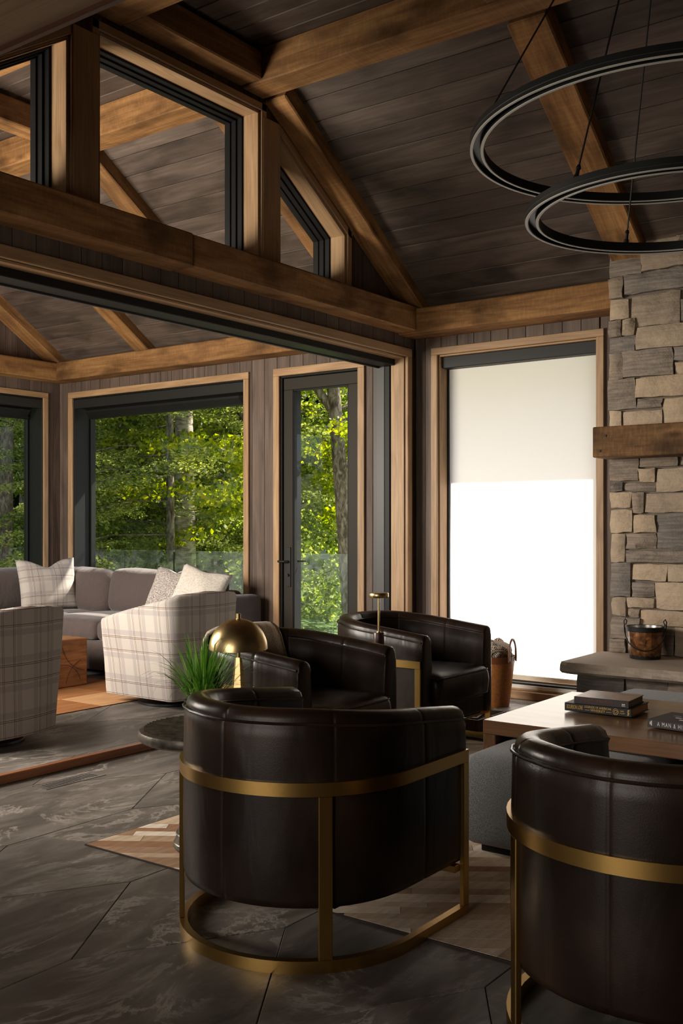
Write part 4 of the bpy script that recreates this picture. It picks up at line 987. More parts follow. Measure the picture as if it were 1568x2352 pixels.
# ------------------------------------------------------------------ coffee table, poufs, books
ct = empty('coffee_table', (4.06, 1.3, .006), 0, 'large brown wood waterfall coffee table between the leather chairs', 'table')
TX0, TX1, TY0, TY1, TZ = 3.626, 4.487, .42, 1.957, .43
wbox('tabletop', TX0, TX1, TY0, TY1, TZ - .055, TZ, M_walnut, ct, .003, 'Y')
for y in (TY0, TY1 - .055): wbox('side_panel', TX0 + .0005, TX1 - .0005, y + (.0005 if y == TY0 else 0), y + .0545, .006, TZ - .056, M_walnut, ct, .003, 'X')
for (x0, x1), lb in (((3.29, 3.86), 'blue-grey upholstered pouf tucked under the near side of the coffee table'), ((4.50, 5.01), 'blue-grey upholstered pouf beyond the far side of the coffee table')):
    for k, (y0, y1) in enumerate(((1.235, 1.89), (.57, 1.20))):
        p = empty('pouf', ((x0 + x1) / 2, (y0 + y1) / 2, .006), 0, lb if k == 0 else lb.replace('pouf', 'pouf, right-hand one,'), 'pouf', 'blue-grey poufs round the coffee table')
        rbox('cushion_body', x1 - x0, y1 - y0, .325 if x0 < 4 else .358, .06, M_pouf, p, crown=.012, side=.004, loc=(0, 0, .03))
        box('plinth', -(x1 - x0) / 2 + .07, (x1 - x0) / 2 - .07, -(y1 - y0) / 2 + .07, (y1 - y0) / 2 - .07, 0, .034, M_black, p, .003)
def book(nm, c, rz, L, Dp, H, cover, pages, lb, top=None):
    """spine along local Y facing -X; c = base centre of the spine"""
    b = empty(nm, c, rz, lb, 'book', 'coffee table books')
    box('back_cover', 0, Dp, -L / 2, L / 2, 0, .003, cover, b, .001); box('front_cover', 0, Dp, -L / 2, L / 2, H - .003, H, top or cover, b, .001)
    box('spine', -.003, .002, -L / 2, L / 2, 0, H, cover, b, .0015); box('pages', .003, Dp - .004, -L / 2 + .004, L / 2 - .004, .0032, H - .0032, pages, b, 0)
    return b
def spine_text(b, s, y, z, size, mat, width=None, al='LEFT', nm='lettering', space=1.0):
    R = Matrix(((0, 0, -1), (-1, 0, 0), (0, 1, 0)))        # text x -> -Y, text y -> Z, normal -> -X
    return text_obj(nm, s, size, mat, b, Matrix.Translation((-.0034, y, z)) @ R.to_4x4(), 1.0, align=al, space=space, width=width)
zt = TZ + .006
b1 = book('book', (3.985, 1.627, zt), RAD(1), .282, .207, .033, M_covblack, M_goldedge, 'black book with gilt edges and lettering under another book on the table')
spine_text(b1, 'BOURBON LORE', .132, .017, .0235, M_gilt, .070)
spine_text(b1, 'LEGENDS OF AMERICAN', .0555, .0235, .0125, M_gilt, .113); spine_text(b1, 'WHISKEY', .030, .0112, .0155, M_gilt, .063)
for y0, y1 in ((.054, .033), (-.036, -.058)): box('flourish', -.0037, -.003, min(y0, y1), max(y0, y1), .0105, .0118, M_gilt, b1, 0)
tube('emblem_ring', [(-.0035, -.0764 + .0108 * math.cos(t), .0165 + .0118 * math.sin(t)) for t in np.linspace(0, 2 * math.pi, 25)], .0010, M_gilt, b1, n=5)
tube('emblem_mark', [(-.0035, -.0764 + .006 * math.cos(t) * (1 + .3 * math.sin(3 * t)), .0165 + .006 * math.sin(t)) for t in np.linspace(0, 2 * math.pi, 19)], .0012, M_gilt, b1, n=5)
spine_text(b1, 'MARK', -.0945, .0205, .0085, M_gilt, .0165); spine_text(b1, 'WALKER', -.092, .0120, .0075, M_gilt, .0215)
for k in range(4): box('publisher_mark', -.0037, -.003, -.1305 - .0015 * (k % 2), -.124 - .0015 * (k % 2), .006 + k * .006, .010 + k * .006, M_gilt, b1, 0)
b2 = book('book', (3.985, 1.612, zt + .0335), RAD(2.5), .228, .19, .029, M_covgrey, M_pages, 'dark grey book with faded rose lettering lying on top of the gilt-edged book', M_cover)
spine_text(b2, 'THE BIRTH OF BOURBON', .0823, .0180, .0125, M_rose, .131); spine_text(b2, 'A PHOTOGRAPHIC TOUR OF EARLY DISTILLERIES', .0823, .0080, .0058, M_rose, .131)
box('spine_rule', -.0037, -.003, .0970, .0980, .006, .022, M_rose, b2, 0)
for y in (-.0885, -.0955): box('publisher_mark', -.0037, -.003, y - .003, y + .003, .0125, .0165, M_lettwhite, b2, .001)
box('publisher_mark', -.0037, -.003, -.099, -.085, .0075, .010, M_lettwhite, b2, 0)
b3 = book('book', (3.822, 1.222, zt), RAD(-8), .30, .20, .030, M_covgrey, M_pages, 'charcoal book with white lettering on the coffee table at the right edge of the picture')
spine_text(b3, 'A MAN & HIS', .1095, .0150, .0225, M_lettwhite, .108, space=1.25)
for y, z0, z1 in ((.1375, .011, .021), (.1325, .007, .025)): box('publisher_mark', -.0037, -.003, y - .0018, y + .0018, z0, z1, M_lettwhite, b3, 0)
for dx, y, s1, s2 in ((.085, .055, .012, .026), (.050, .02, .014, .03), (.070, -.01, .012, .03), (.105, -.02, .012, .03)): box('cover_letter', dx, dx + s1, y, y + s2, .0301, .0306, M_lettwhite, b3, 0)
box('cover_line', .12, .128, .075, .105, .0301, .0304, M_pages, b3, 0)
# ------------------------------------------------------------------ pail on the hearth, basket, crate
pa = empty('fire_pail', (6.0, 2.155, .411), 0, 'burnt wood pail with iron bands and a wire bail standing on the stone hearth', 'bucket')
lathe('staves', [(0, .006), (.086, .006), (.091, .02), (.104, .165), (.098, .165), (.085, .03), (0, .02)], M_pailwood, pa, n=18, ang=15)
lathe('rim_band', [(.1035, .160), (.107, .162), (.110, .187), (.108, .190), (.100, .190), (.0985, .165)], M_iron, pa, n=40)
lathe('base_band', [(0, 0), (.086, 0), (.0885, .002), (.0905, .022), (.0885, .023), (0, .012)], M_iron, pa, n=40)
lathe('lining', [(.0975, .188), (.093, .12), (.085, .05), (0, .045)], M_steel, pa, n=40)
PAX = Vector((.30, -.954, 0))                                             # bail axis
for sg in (1, -1):
    e = PAX * sg * .112
    tube('ear', [e + Vector((0, 0, .12)), e + PAX * sg * .004 + Vector((0, 0, .17)), e + PAX * sg * .010 + Vector((0, 0, .215)), e + PAX * sg * .002 + Vector((0, 0, .232)), e - PAX * sg * .008 + Vector((0, 0, .218)), e + PAX * sg * .0 + Vector((0, 0, .195))], .0042, M_iron, pa, n=6)
toward = Vector((-.93, -.30, 0)).normalized()
tube('bail', [PAX * (.118 * math.cos(t)) + toward * (.030 + .085 * math.sin(t)) + Vector((0, 0, .205 - .150 * math.sin(t) ** .8)) for t in np.linspace(0, math.pi, 25)], .0036, M_iron, pa, n=6)
bk = empty('leather_basket', (6.15, 3.235, 0), 0, 'tall cognac leather basket with strap handles holding a checked blanket, beside the window', 'basket')
lathe('basket_body', [(0, 0), (.098, 0), (.102, .006), (.140, .33), (.136, .33), (.10, .02), (0, .015)], M_tanleather, bk, n=44)
lathe('rim_strip', [(.1345, .29), (.1375, .29), (.1425, .333), (.139, .333)], M_strap, bk, n=44)
for sg in (1, -1):
    ax = Vector((-.06, -.998, 0)) * sg; tv = Vector((.998, -.06, 0)); pts = []
    for t in np.linspace(-.25, math.pi + .25, 21): pts.append(ax * .141 + tv * (.052 * math.cos(t)) + Vector((0, 0, .33 + .125 * math.sin(t))))
    V = []; F = []
    for p in pts: V += [p - ax * .004 + tv * .0, p + ax * .004, p + ax * .004 + (p - ax * .141 - Vector((0, 0, .33))).normalized() * -.016, p - ax * .004 + (p - ax * .141 - Vector((0, 0, .33))).normalized() * -.016]
    for i in range(len(pts) - 1):
        for k in range(4): F.append((4 * i + k, 4 * i + (k + 1) % 4, 4 * i + 4 + (k + 1) % 4, 4 * i + 4 + k))
    mobj('handle', V, F, M_strap, bk, True)
bl = empty('checked_blanket', (6.15, 3.235, .30), 0, 'brown and cream checked blanket rolled up in the leather basket', 'blanket')
for k in range(3):
    pts = []; R0 = .10 - k * .026
    for t in np.linspace(0, 2 * math.pi, 25): pts.append((R0 * math.cos(t), R0 * math.sin(t), .055 + .03 * math.sin(2 * t + k) + k * .018))
    tube('blanket_fold', pts, .026, M_hound, bl, n=10)
rbox('blanket_core', .2, .2, .09, .045, M_hound, bl, crown=.02, loc=(0, 0, .02))
rr = random.Random(2); Q = []
for _ in range(90):
    p = Vector((rr.uniform(.0, .10), rr.uniform(-.125, -.06), rr.uniform(.03, .075))); d = Vector((rr.uniform(-.02, .03), rr.uniform(-.035, .01), rr.uniform(-.03, .02))); s = Vector((.0012, .0012, .001)); Q.append([p, p + s, p + d + s, p + d])
tag(mobj('fringe', [v for q in Q for v in q], [(4 * i, 4 * i + 1, 4 * i + 2, 4 * i + 3) for i in range(len(Q))], M_fringe, bl), kind='stuff')
cr = empty('wooden_crate', (5.31, 2.98, .006), 0, 'low weathered wooden tray on the floor between the leather chair and the basket', 'tray')
for nm, x0, x1, y0, y1 in (('long_side', 5.135, 5.485, 2.80, 2.815), ('long_side', 5.135, 5.485, 3.145, 3.16), ('short_side', 5.135, 5.15, 2.816, 3.144), ('short_side', 5.47, 5.485, 2.816, 3.144)):
    wbox(nm, x0, x1, y0, y1, .006, .102, M_cratewood, cr, .002, 'X' if 'long' in nm else 'Y')
for k in range(4): wbox('base_slat', 5.152 + k * .08, 5.228 + k * .08, 2.817, 3.143, .010, .022, M_cratewood, cr, .001, 'Y')
for y in (2.90, 3.06): tube('iron_handle', [(5.2, y, .095), (5.25, y, .085), (5.3, y, .075), (5.35, y, .085), (5.40, y, .095)], .009, M_iron, cr, world=True)
# ------------------------------------------------------------------ rugs and floor vents
def hide_rug():
    rg = empty('striped_hide_rug', (3.9, 1.6, 0), 0, 'cream and brown striped cowhide patchwork rug under the leather chairs', 'rug')
    RX0, RX1, RY0, RY1 = 2.557, 5.05, -.1, 3.05
    box('rug_backing', RX0 - .005, RX1 + .005, RY0 - .005, RY1 + .005, .0005, .0055, M_rugback, rg, 0, world=True)
    r = random.Random(5); zones = ((1.335, RY1, -56), (RY0, 1.335, 52)); n = 0
    for y0, y1, ang in zones:
        d = Vector((math.cos(RAD(ang)), math.sin(RAD(ang)))); nn = Vector((-d.y, d.x)); c = Vector((3.6, (y0 + y1) / 2)); t = -2.6
        while t < 2.6:
            wd = r.choice((.045, .055, .07)); s = -2.6 + r.uniform(-.5, 0)
            while s < 2.6:
                L = r.uniform(.5, 1.3); q = [c + d * s + nn * t, c + d * (s + L) + nn * t, c + d * (s + L) + nn * (t + wd), c + d * s + nn * (t + wd)]
                pl_ = clip_rect([(p.x, p.y) for p in q], RX0, RX1, y0, y1)
                if len(pl_) > 2:
                    a = abs(sum(pl_[i][0] * pl_[(i + 1) % len(pl_)][1] - pl_[(i + 1) % len(pl_)][0] * pl_[i][1] for i in range(len(pl_)))) / 2
                    if a > .0008:
                        cx = sum(p[0] for p in pl_) / len(pl_); cy = sum(p[1] for p in pl_) / len(pl_); m = len(pl_); g = inset(pl_, .001)
                        v = [(p[0] - cx, p[1] - cy, .003) for p in pl_] + [(p[0] - cx, p[1] - cy, .0062) for p in g]
                        f = [tuple(range(m, 2 * m))] + [(i, (i + 1) % m, (i + 1) % m + m, i + m) for i in range(m)]
                        mobj('hide_strip', v, f, M_hide, rg, world=True, M=Matrix.Translation((cx, cy, 0))); n += 1
                s += L
            t += wd
    print('hide strips', n)
hide_rug()
rg2 = empty('ginger_hide_rug', (4.2, 6.2, 0), 0, 'ginger cowhide patchwork rug in the sun room under the stump tables', 'rug')
box('rug_backing', 2.6, 5.36, 5.29, 7.0, .0005, .003, M_rugback, rg2, 0, world=True)
for i in range(7):
    for j in range(4):
        x0 = 2.6 + i * .394; y0 = 5.29 + j * .4275
        wbox('hide_patch', x0, x0 + .393, y0, y0 + .4265, .003, .006, M_hideorange, rg2, 0, 'X')
def vent(c, ang, n, lb, L=.34, wd=.10):
    v = empty('floor_vent', (c[0], c[1], 0), RAD(ang), lb, 'vent', 'slotted floor vents')
    box('vent_plate', -L / 2, L / 2, -wd / 2, wd / 2, .0002, .0012, M_slate, v, 0)
    for sg in (1, -1): box('vent_joint', -L / 2 - .004, L / 2 + .004, sg * wd / 2 - .0015, sg * wd / 2 + .0015, .0003, .0015, M_slot, v, 0)
    for k in range(n): x = -L * .40 + L * .80 * k / (n - 1); box('slot', x - .004, x + .004, -wd * .30, wd * .30, .0008, .0018, M_slot, v, 0)
    return v
vent((3.16, 3.885), 0, 15, 'slotted floor vent in the slate floor beside the threshold strip')
vent((6.33, 3.10), 90, 16, 'slotted floor vent in front of the white shade, by the leather basket', .30, .075)
# ------------------------------------------------------------------ plaid swivel chairs (local +X is the front)
def make_swivel():
    root = empty('swivel_chair', (0, 0, 0)); Wd, Dp, r = .335, .345, .10; P = []
    # path from left front, back along the left side, across the slightly bowed back, to the right front
    def add(x, y, nx, ny): P.append((Vector((x, y)), Vector((nx, ny)).normalized()))
    for i in range(9): t = i / 8; add(Dp - t * (2 * Dp - r), Wd - .012 * (1 - t), .04, 1)
    for i in range(1, 7): a = math.pi / 2 + math.pi / 2 * i / 7; add(-Dp + r + r * math.cos(a), Wd - r + r * math.sin(a), math.cos(a), math.sin(a))
    for i in range(11): t = i / 10; y = (Wd - r) * (1 - 2 * t); add(-Dp - .035 * (1 - (y / (Wd - r)) ** 2), y, -1, .3 * y)
    for i in range(1, 7): a = math.pi + math.pi / 2 * i / 7; add(-Dp + r + r * math.cos(a), -Wd + r + r * math.sin(a), math.cos(a), math.sin(a))
    for i in range(9): t = i / 8; add(-Dp + r + t * (2 * Dp - r), -Wd + .012 * t, .04, -1)
    path = []; s = 0
    for i, (p, n) in enumerate(P):
        if i: s += (p - P[i - 1][0]).length
        path.append((p, n, s))
    tot = s; side = 2 * Dp - r
    def top(q):
        d = min(q, tot - q) / (side + .12); d = min(1, d); return .572 + .172 * (d ** .85) + .02 * max(0, 1 - abs(q - tot / 2) / .3)
    def prof(q):
        zt = top(q); ln = .05
        return [(ln + .012, .058), (ln, .062), (ln * .92, .09), (ln * .6, .30), (ln * .25, .5 * (zt + .30)), (.002, zt - .03), (.004, zt - .012), (.012, zt - .002), (.03, zt), (.06, zt), (.075, zt - .004), (.083, zt - .016), (.085, zt - .04), (.095, .45), (.105, .30), (.10, .06)]
    shell('shell', path, prof, M_plaid, root, uv=True, end=.006)
    for o in root.children: auto_smooth(o, 50)
    c = rbox('seat_cushion', .58, .47, .16, .05, M_plaid, root, crown=.02, side=.004, loc=(.02, 0, .27))
    box('seat_deck', -.22, .28, -.235, .235, .06, .27, M_plaid, root, .01)
    lathe('swivel_base', [(0, 0), (.21, 0), (.225, .006), (.225, .018), (.10, .022), (.06, .03), (.06, .06), (0, .06)], M_rubber, root, n=40)
    return root
sw = make_swivel()
for i, (x, y, a, lb) in enumerate(((4.985, 5.07, 90, 'cream plaid swivel chair right of the stump tables, facing the sofa'), (3.45, 4.99, 96, 'cream plaid swivel chair at the left edge with its back to the viewer'))):
    o = sw if i == 0 else copy_tree(sw)
    o.matrix_basis = Matrix.Translation((x, y, 0)) @ Matrix.Rotation(RAD(a), 4, 'Z'); tag(o, lb, 'chair', 'cream plaid swivel chairs')
# ------------------------------------------------------------------ stump tables
def stump(x0, x1, y0, y1, z1, lb, seed):
    s = empty('stump_table', ((x0 + x1) / 2, (y0 + y1) / 2, .006), 0, lb, 'side table', 'teak stump tables'); cx, cy = (x0 + x1) / 2, (y0 + y1) / 2
    bm = bmesh.new(); bmbox(bm, x0 - cx, x1 - cx, y0 - cy, y1 - cy, 0, z1, .008, 2); bobj('block', bm, M_teak, s)
    r = random.Random(seed)
    L = x1 - x0; segs = [(-L / 2, 0, .16, -.3, 1.2), (L / 2, 0, .20, 1.9, 3.3), (0, 0, .17, .3, 2.8), (L / 2, z1, .24, 3.3, 4.6), (-L / 2, z1, .2, 4.8, 6.1)]
    for ox, oz, R, a0, a1 in segs:                                # carved joints between the root pieces, on the near face
        pts = [(ox + R * math.cos(t), y0 - cy - .0004, oz + R * math.sin(t)) for t in np.linspace(a0, a1, 15)]
        pts = [p for p in pts if abs(p[0]) < L / 2 - .01 and .01 < p[2] < z1 - .01]
        if len(pts) > 2: tube('carved_joint', pts, .0022, M_walnutdark, s, n=5)
    return s
stump(4.66, 5.122, 6.10, 6.56, .352, 'carved teak root block table right of the other stump, beside the plaid chair', 1)
stump(4.10, 4.56, 6.02, 6.48, .372, 'carved teak root block table with the disc lamp on it, behind the left plaid chair', 2)
disc_lamp((4.305, 6.02 + .12, .3785), 'brass disc lamp on the stump table at the left edge of the picture')
# ------------------------------------------------------------------ sectional sofa and pillows
so = empty('sectional_sofa', (6.0, 6.9, 0), 0, 'L-shaped taupe sectional sofa along the windows of the sun room', 'sofa')
def wr_(name, x0, x1, y0, y1, z0, z1, r, crown=0, side=0, rot=None, wob=0): return rbox(name, x1 - x0, y1 - y0, z1 - z0, r, M_sofa, so, crown, side, loc=((x0 + x1) / 2, (y0 + y1) / 2, z0), rot=rot, world=True, wob=wob)
wr_('base', 5.47, 6.42, 5.48, 8.05, .045, .28, .03); wr_('base', 3.3, 5.465, 7.10, 8.05, .045, .28, .03)
wr_('back_frame', 6.24, 6.44, 5.705, 8.06, .281, .66, .05); wr_('back_frame', 3.3, 6.22, 7.88, 8.08, .281, .66, .05)
wr_('arm', 5.46, 6.42, 5.48, 5.70, .281, .635, .05, crown=.008)
for y0, y1 in ((5.71, 6.395), (6.40, 7.08)): wr_('seat_cushion', 5.44, 6.235, y0, y1, .281, .445, .055, .018, .006, wob=.002)
wr_('seat_cushion', 5.44, 6.235, 7.085, 7.87, .281, .445, .055, .018, .006, wob=.002)
for x0, x1 in ((3.32, 4.37), (4.375, 5.43)): wr_('seat_cushion', x0, x1, 7.07, 7.87, .281, .445, .055, .018, .006, wob=.002)
for y0, y1 in ((5.66, 6.19), (6.20, 6.95)): rbox('back_cushion', .20, y1 - y0, .385, .085, M_sofa, so, .02, .03, loc=(6.10, (y0 + y1) / 2, .43), rot=eul(y=12), world=True, wob=.006)
rbox('back_cushion', .20, .66, .38, .085, M_sofa, so, .02, .03, loc=(6.10, 7.30, .43), rot=eul(y=12), world=True, wob=.006)
for x0, x1 in ((3.36, 4.30), (4.31, 5.15), (5.16, 5.90)): rbox('back_cushion', x1 - x0, .20, .38, .085, M_sofa, so, .02, .03, loc=((x0 + x1) / 2, 7.72, .43), rot=eul(x=-12), world=True, wob=.006)
for x, y in ((5.55, 5.56), (6.3, 5.56), (5.55, 7.95), (3.4, 7.2), (3.4, 7.9), (6.3, 7.95)): box('foot', x - .03, x + .03, y - .03, y + .03, 0, .05, M_black, so, .003, world=True)
def pillow(nm, w_, h_, t_, mat, loc, rot, lb, notch=0, pull=.09, uvs=1.0):
    p = tag(empty(nm, loc, 0), lb, 'pillow'); n = 18; V = []; F = []; U = []
    for sg in (1, -1):
        for j in range(n + 1):
            for i in range(n + 1):
                u = -1 + 2 * i / n; v = -1 + 2 * j / n
                x = w_ / 2 * u * (1 - pull * (1 - v * v)); y = h_ / 2 * v * (1 - pull * (1 - u * u))
                if v > 0: y -= notch * math.exp(-(u / .38) ** 2) * v ** 2
                z = t_ / 2 * ((1 - u ** 2) * (1 - v ** 2)) ** .42 * (1 + .05 * math.sin(5 * u + 3 * v) + .04 * math.sin(7 * v - 4 * u))
                V.append((x, y + h_ / 2, sg * z)); U.append((x * uvs, (y + h_ / 2) * uvs))
    m = (n + 1) ** 2
    for b_ in (0, m):
        for j in range(n):
            for i in range(n): a = b_ + j * (n + 1) + i; q = (a, a + 1, a + n + 2, a + n + 1); F.append(q if b_ == 0 else q[::-1])
    bmM = Matrix.Identity(4); o = mobj('cover', V, F, mat, p, True, M=rot, uv=U)
    bm = bmesh.new(); bm.from_mesh(o.data); bmesh.ops.remove_doubles(bm, verts=bm.verts, dist=1e-4); bmesh.ops.recalc_face_normals(bm, faces=bm.faces); bm.to_mesh(o.data); bm.free()
    for q in o.data.polygons: q.use_smooth = True
    return p
# rot maps the pillow's face normal (local z) to the direction it faces, local y up, leaning back
def face(az, lean, roll=0):
    return Matrix.Rotation(RAD(az), 4, 'Z') @ Matrix.Rotation(RAD(90 - lean), 4, 'X') @ Matrix.Rotation(RAD(roll), 4, 'Z')
pillow('plaid_pillow', .54, .47, .17, M_plaid, (5.79, 7.37, .452), face(-16, 16, 1), 'square cream plaid pillow with pointed corners in the sofa corner', .07, .06, 1.25)
pillow('speckled_pillow', .44, .44, .16, M_speck, (5.83, 6.02, .455), face(-72, 28, -7), 'grey speckled pillow leaning on the sofa beside the cream fleece pillow', .03, .07)
pillow('fleece_pillow', .44, .45, .18, M_fur, (5.88, 5.80, .455), face(-65, 26, -14), 'cream fleece pillow at the right end of the sofa', .02, .07)
# ------------------------------------------------------------------ chandelier
CHX, CHY = 3.963, 1.311
chd = empty('ring_chandelier', (CHX, CHY, 3.9), 0, 'black two-tier ring chandelier hanging on thin cables under the vault', 'chandelier')
lathe('canopy', [(0, .075), (.11, .075), (.11, .045), (.10, .04), (0, .04)], M_black, chd, n=40)
def ring(R, z, name='ring'):
    zb = z - 3.9; o = None
    prof = [(R, zb), (R, zb + .036), (R - .055, zb + .036), (R - .055, zb), (R - .041, zb), (R - .041, zb + .020), (R - .014, zb + .020), (R - .014, zb)]
    V = []; F = []; n = 120; m = len(prof)
    for k in range(n):
        t = 2 * math.pi * k / n
        for r_, z_ in prof: V.append((r_ * math.cos(t), r_ * math.sin(t), z_))
    for k in range(n):
        for i in range(m): F.append((k * m + i, ((k + 1) % n) * m + i, ((k + 1) % n) * m + (i + 1) % m, k * m + (i + 1) % m))
    o = bobj(name, (lambda b: ([b.verts.new(v) for v in V], b.verts.ensure_lookup_table(), [b.faces.new([b.verts[i] for i in f]) for f in F], b)[-1])(bmesh.new()), M_black, chd); auto_smooth(o, 30)
    for r0, r1 in ((R - .002, R - .012), (R - .043, R - .053)):
        lathe('diffuser', [(r1, zb + .001), (r0, zb + .001), (r0, zb - .003), (r1, zb - .003), (r1, zb + .001)], M_diffuser, o, n=120)
    lathe('groove', [(R + .0006, zb + .012), (R + .0014, zb + .013), (R + .0006, zb + .014)], M_greypanel, o, n=120)
    return o
R1, Z1, R2, Z2 = .78, 2.677, .565, 2.392
ring(R1, Z1); ring(R2, Z2)
def cable(a, R, z, r0=.05):
    ca, sa = math.cos(RAD(a)), math.sin(RAD(a)); p = Vector(((R - .028) * ca, (R - .028) * sa, z + .036 - 3.9)); q = Vector((r0 * ca, r0 * sa, .045))
    o = tube('cable', [p, q], .0038, M_cord, chd, n=6); d = (q - p).normalized()
    tube('cable_grip', [p, p + d * .018, p + d * .02, p + d * .045, p + d * .047, p + d * .06], 0, M_black, o, n=10, radii=[.011, .011, .007, .007, .010, .006])
for a in (126, 246, 6): cable(a, R1, Z1)
for a in (40, 160, 280): cable(a, R2, Z2)
# ------------------------------------------------------------------ outdoors
def ground_mesh():
    n = 60; V = []; F = []
    for j in range(n + 1):
        for i in range(n + 1):
            x = -30 + 90 * i / n; y = -30 + 90 * j / n
            d = math.hypot(x - 4, y - 3); z = -.5 + .06 * math.sin(x * .5) + .06 * math.sin(y * .45)
            if y - .55 * x > 2 and y > 8.6: z += min(1.2, .05 * (y - 8.6))
            V.append((x, y, z if d > 8 else -.5))
    for j in range(n):
        for i in range(n): a = j * (n + 1) + i; F.append((a, a + 1, a + n + 2, a + n + 1))
    o = mobj('ground', V, F, M_ground, None, True); return struct(o, 'sunlit lawn and forest floor outside the windows')
ground_mesh()
def hill_mesh():
    V = []; F = []; n = 50; m = 10
    for j in range(m + 1):
        for i in range(n + 1):
            a = RAD(-10 + 130 * i / n); R = 34 + j * 2.2; z = -.8 + 1.5 * j + .9 * math.sin(i * 1.3 + j) * min(1, j)
            V.append((R * math.cos(a), R * math.sin(a), z))
    for j in range(m):
        for i in range(n): a = j * (n + 1) + i; F.append((a, a + 1, a + n + 2, a + n + 1))
    return struct(mobj('hillside', V, F, M_hill, None, True), 'dark wooded slope behind the trees')
hill_mesh()
dk = struct(box('deck', 6.76, 8.28, -2.5, 12.5, -.32, -.17, M_deck, bev=.01), 'stone deck outside the windows')
struct(box('bounce_slab', 8.30, 18, -8, 3.6, -.6, -.36, M_deck, bev=.01), 'pale stone slab added out of view to bounce light onto the white shade')  # unseen, added so neutral bounce light whitens the roller shade
gr = empty('glass_railing', (8.2, 8, -.17), 0, 'frameless glass balustrade on the deck outside the windows', 'railing')
ys = [4.55, 5.9, 7.25, 8.301, 9.119, 10.2, 11.3]
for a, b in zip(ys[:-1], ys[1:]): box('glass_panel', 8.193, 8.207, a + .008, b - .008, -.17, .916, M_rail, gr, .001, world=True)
for y in (8.301, 7.25, 5.9): box('post', 8.19, 8.21, y - .008, y + .008, -.17, .90, M_black, gr, .002, world=True)
def leaf_quads(pts, size, aspect, rng, flat=.6, droop=0):
    n = len(pts); d = rng.normal(size=(n, 3)); d[:, 2] *= flat; d[:, 2] -= droop; d /= np.linalg.norm(d, axis=1)[:, None]
    u = rng.normal(size=(n, 3)); u[:, 2] *= .5; s = np.cross(d, u); s /= np.linalg.norm(s, axis=1)[:, None] + 1e-6
    L = size * rng.uniform(.6, 1.3, (n, 1)); w_ = L * aspect
    return np.stack([pts, pts + d * L * .5 + s * w_ * .5, pts + d * L, pts + d * L * .5 - s * w_ * .5], 1)
def tree(loc, h, r, lean, lb, bark, leafm, n_leaf, size, aspect, clusters, branches=6, fork=None, group='forest trees outside the windows', seed=1, zb=.5, spread=2.0, hemlock=False, side=None):
    """trunk, branches (own parts) and foliage (stuff): flat layered sprays with gaps between them"""
    rng = np.random.default_rng(seed); rd = random.Random(seed)
    t = empty('hemlock_tree' if hemlock else 'leafy_tree', loc, 0, lb, 'tree', group)
    def tr(k): return Vector((lean[0] * k + .06 * math.sin(3 * k + seed), lean[1] * k + .06 * math.cos(2.3 * k + seed), -.15 + h * k))
    tube('trunk', [tr(k / 9) for k in range(10)], r, bark, t, n=12, radii=[r * (1.15 - .6 * k / 9) for k in range(10)])
    if fork:
        k0, d, L = fork; b = tr(k0); tube('branch', [b, b + Vector(d) * .4 * L + Vector((0, 0, .35 * L)), b + Vector(d) * .7 * L + Vector((0, 0, L))], r * .5, bark, t, n=8, radii=[r * .6, r * .45, r * .35])
    P = []; sprays = branches * 3 + clusters
    def spray(c, d, L, wd, m_):
        """a flat drooping fan starting at c, along d"""
        tt = rng.uniform(0, 1, m_) ** .8; u = rng.uniform(-1, 1, m_); lat = np.array([-d[1], d[0], 0.0])
        if hemlock: u = np.round(u * 4) / 4 + rng.normal(size=m_) * .035
        wv = u * wd * np.sin(np.pi * np.clip(tt * .85 + .1, 0, 1))
        P.append(np.array(c)[None] + (tt * L)[:, None] * np.array(d)[None] + wv[:, None] * lat[None] + rng.normal(size=(m_, 3)) * np.array([.02, .02, .018 if hemlock else .045]) - np.outer(np.abs(wv) * .22 + tt ** 2 * L * .22, [0, 0, 1]))
    m_ = max(40, n_leaf // sprays)
    for i in range(branches):
        k = rd.uniform(zb / h, .95); b = tr(k); a = rd.uniform(0, 2 * math.pi) if side is None else rd.gauss(side, .7); L = rd.uniform(.5, 1) * spread * (1.15 - .7 * k if hemlock else 1)
        e = b + Vector((math.cos(a) * L, math.sin(a) * L, L * (-.12 if hemlock else .25))); md = (b + e) / 2 + Vector((0, 0, .06 * L))
        tube('branch', [b, md, e], .02, bark, t, n=5, radii=[r * .22, r * .14, .008])
        for q in (.35, .65, .95):
            c = b + (e - b) * q; a2 = a + rd.uniform(-.9, .9); spray(c, (math.cos(a2), math.sin(a2), rd.uniform(-.15, .1)), rd.uniform(.45, .9), rd.uniform(.22, .42), m_)
    for i in range(clusters):
        k = rd.uniform(zb / h, 1.0); b = tr(k); a = rd.uniform(0, 2 * math.pi); R = spread * math.sqrt(rd.uniform(.02, 1.1)) * ((1.2 - .75 * k) if hemlock else 1)
        spray((b.x + R * math.cos(a), b.y + R * math.sin(a), b.z + rd.uniform(-.3, .3)), (math.cos(a), math.sin(a), rd.uniform(-.2, .1)), rd.uniform(.5, 1.1) * (spread / 2) ** .5, rd.uniform(.25, .5) * (spread / 2) ** .5, m_)
    P = np.concatenate(P) + np.array(loc)[None]
    o = quads_obj('foliage', leaf_quads(P, size, aspect, rng, .3 if hemlock else .45, .12), leafm, t); tag(o, kind='stuff')
    return t
def at(px, d, gz=-.45):
    c, s = math.cos(RAD(YAW)), math.sin(RAD(YAW)); u = (px - 784) / 2369.68
    return (d * (c + u * s), d * (s - u * c), gz)
FT = 'forest trees outside the windows'
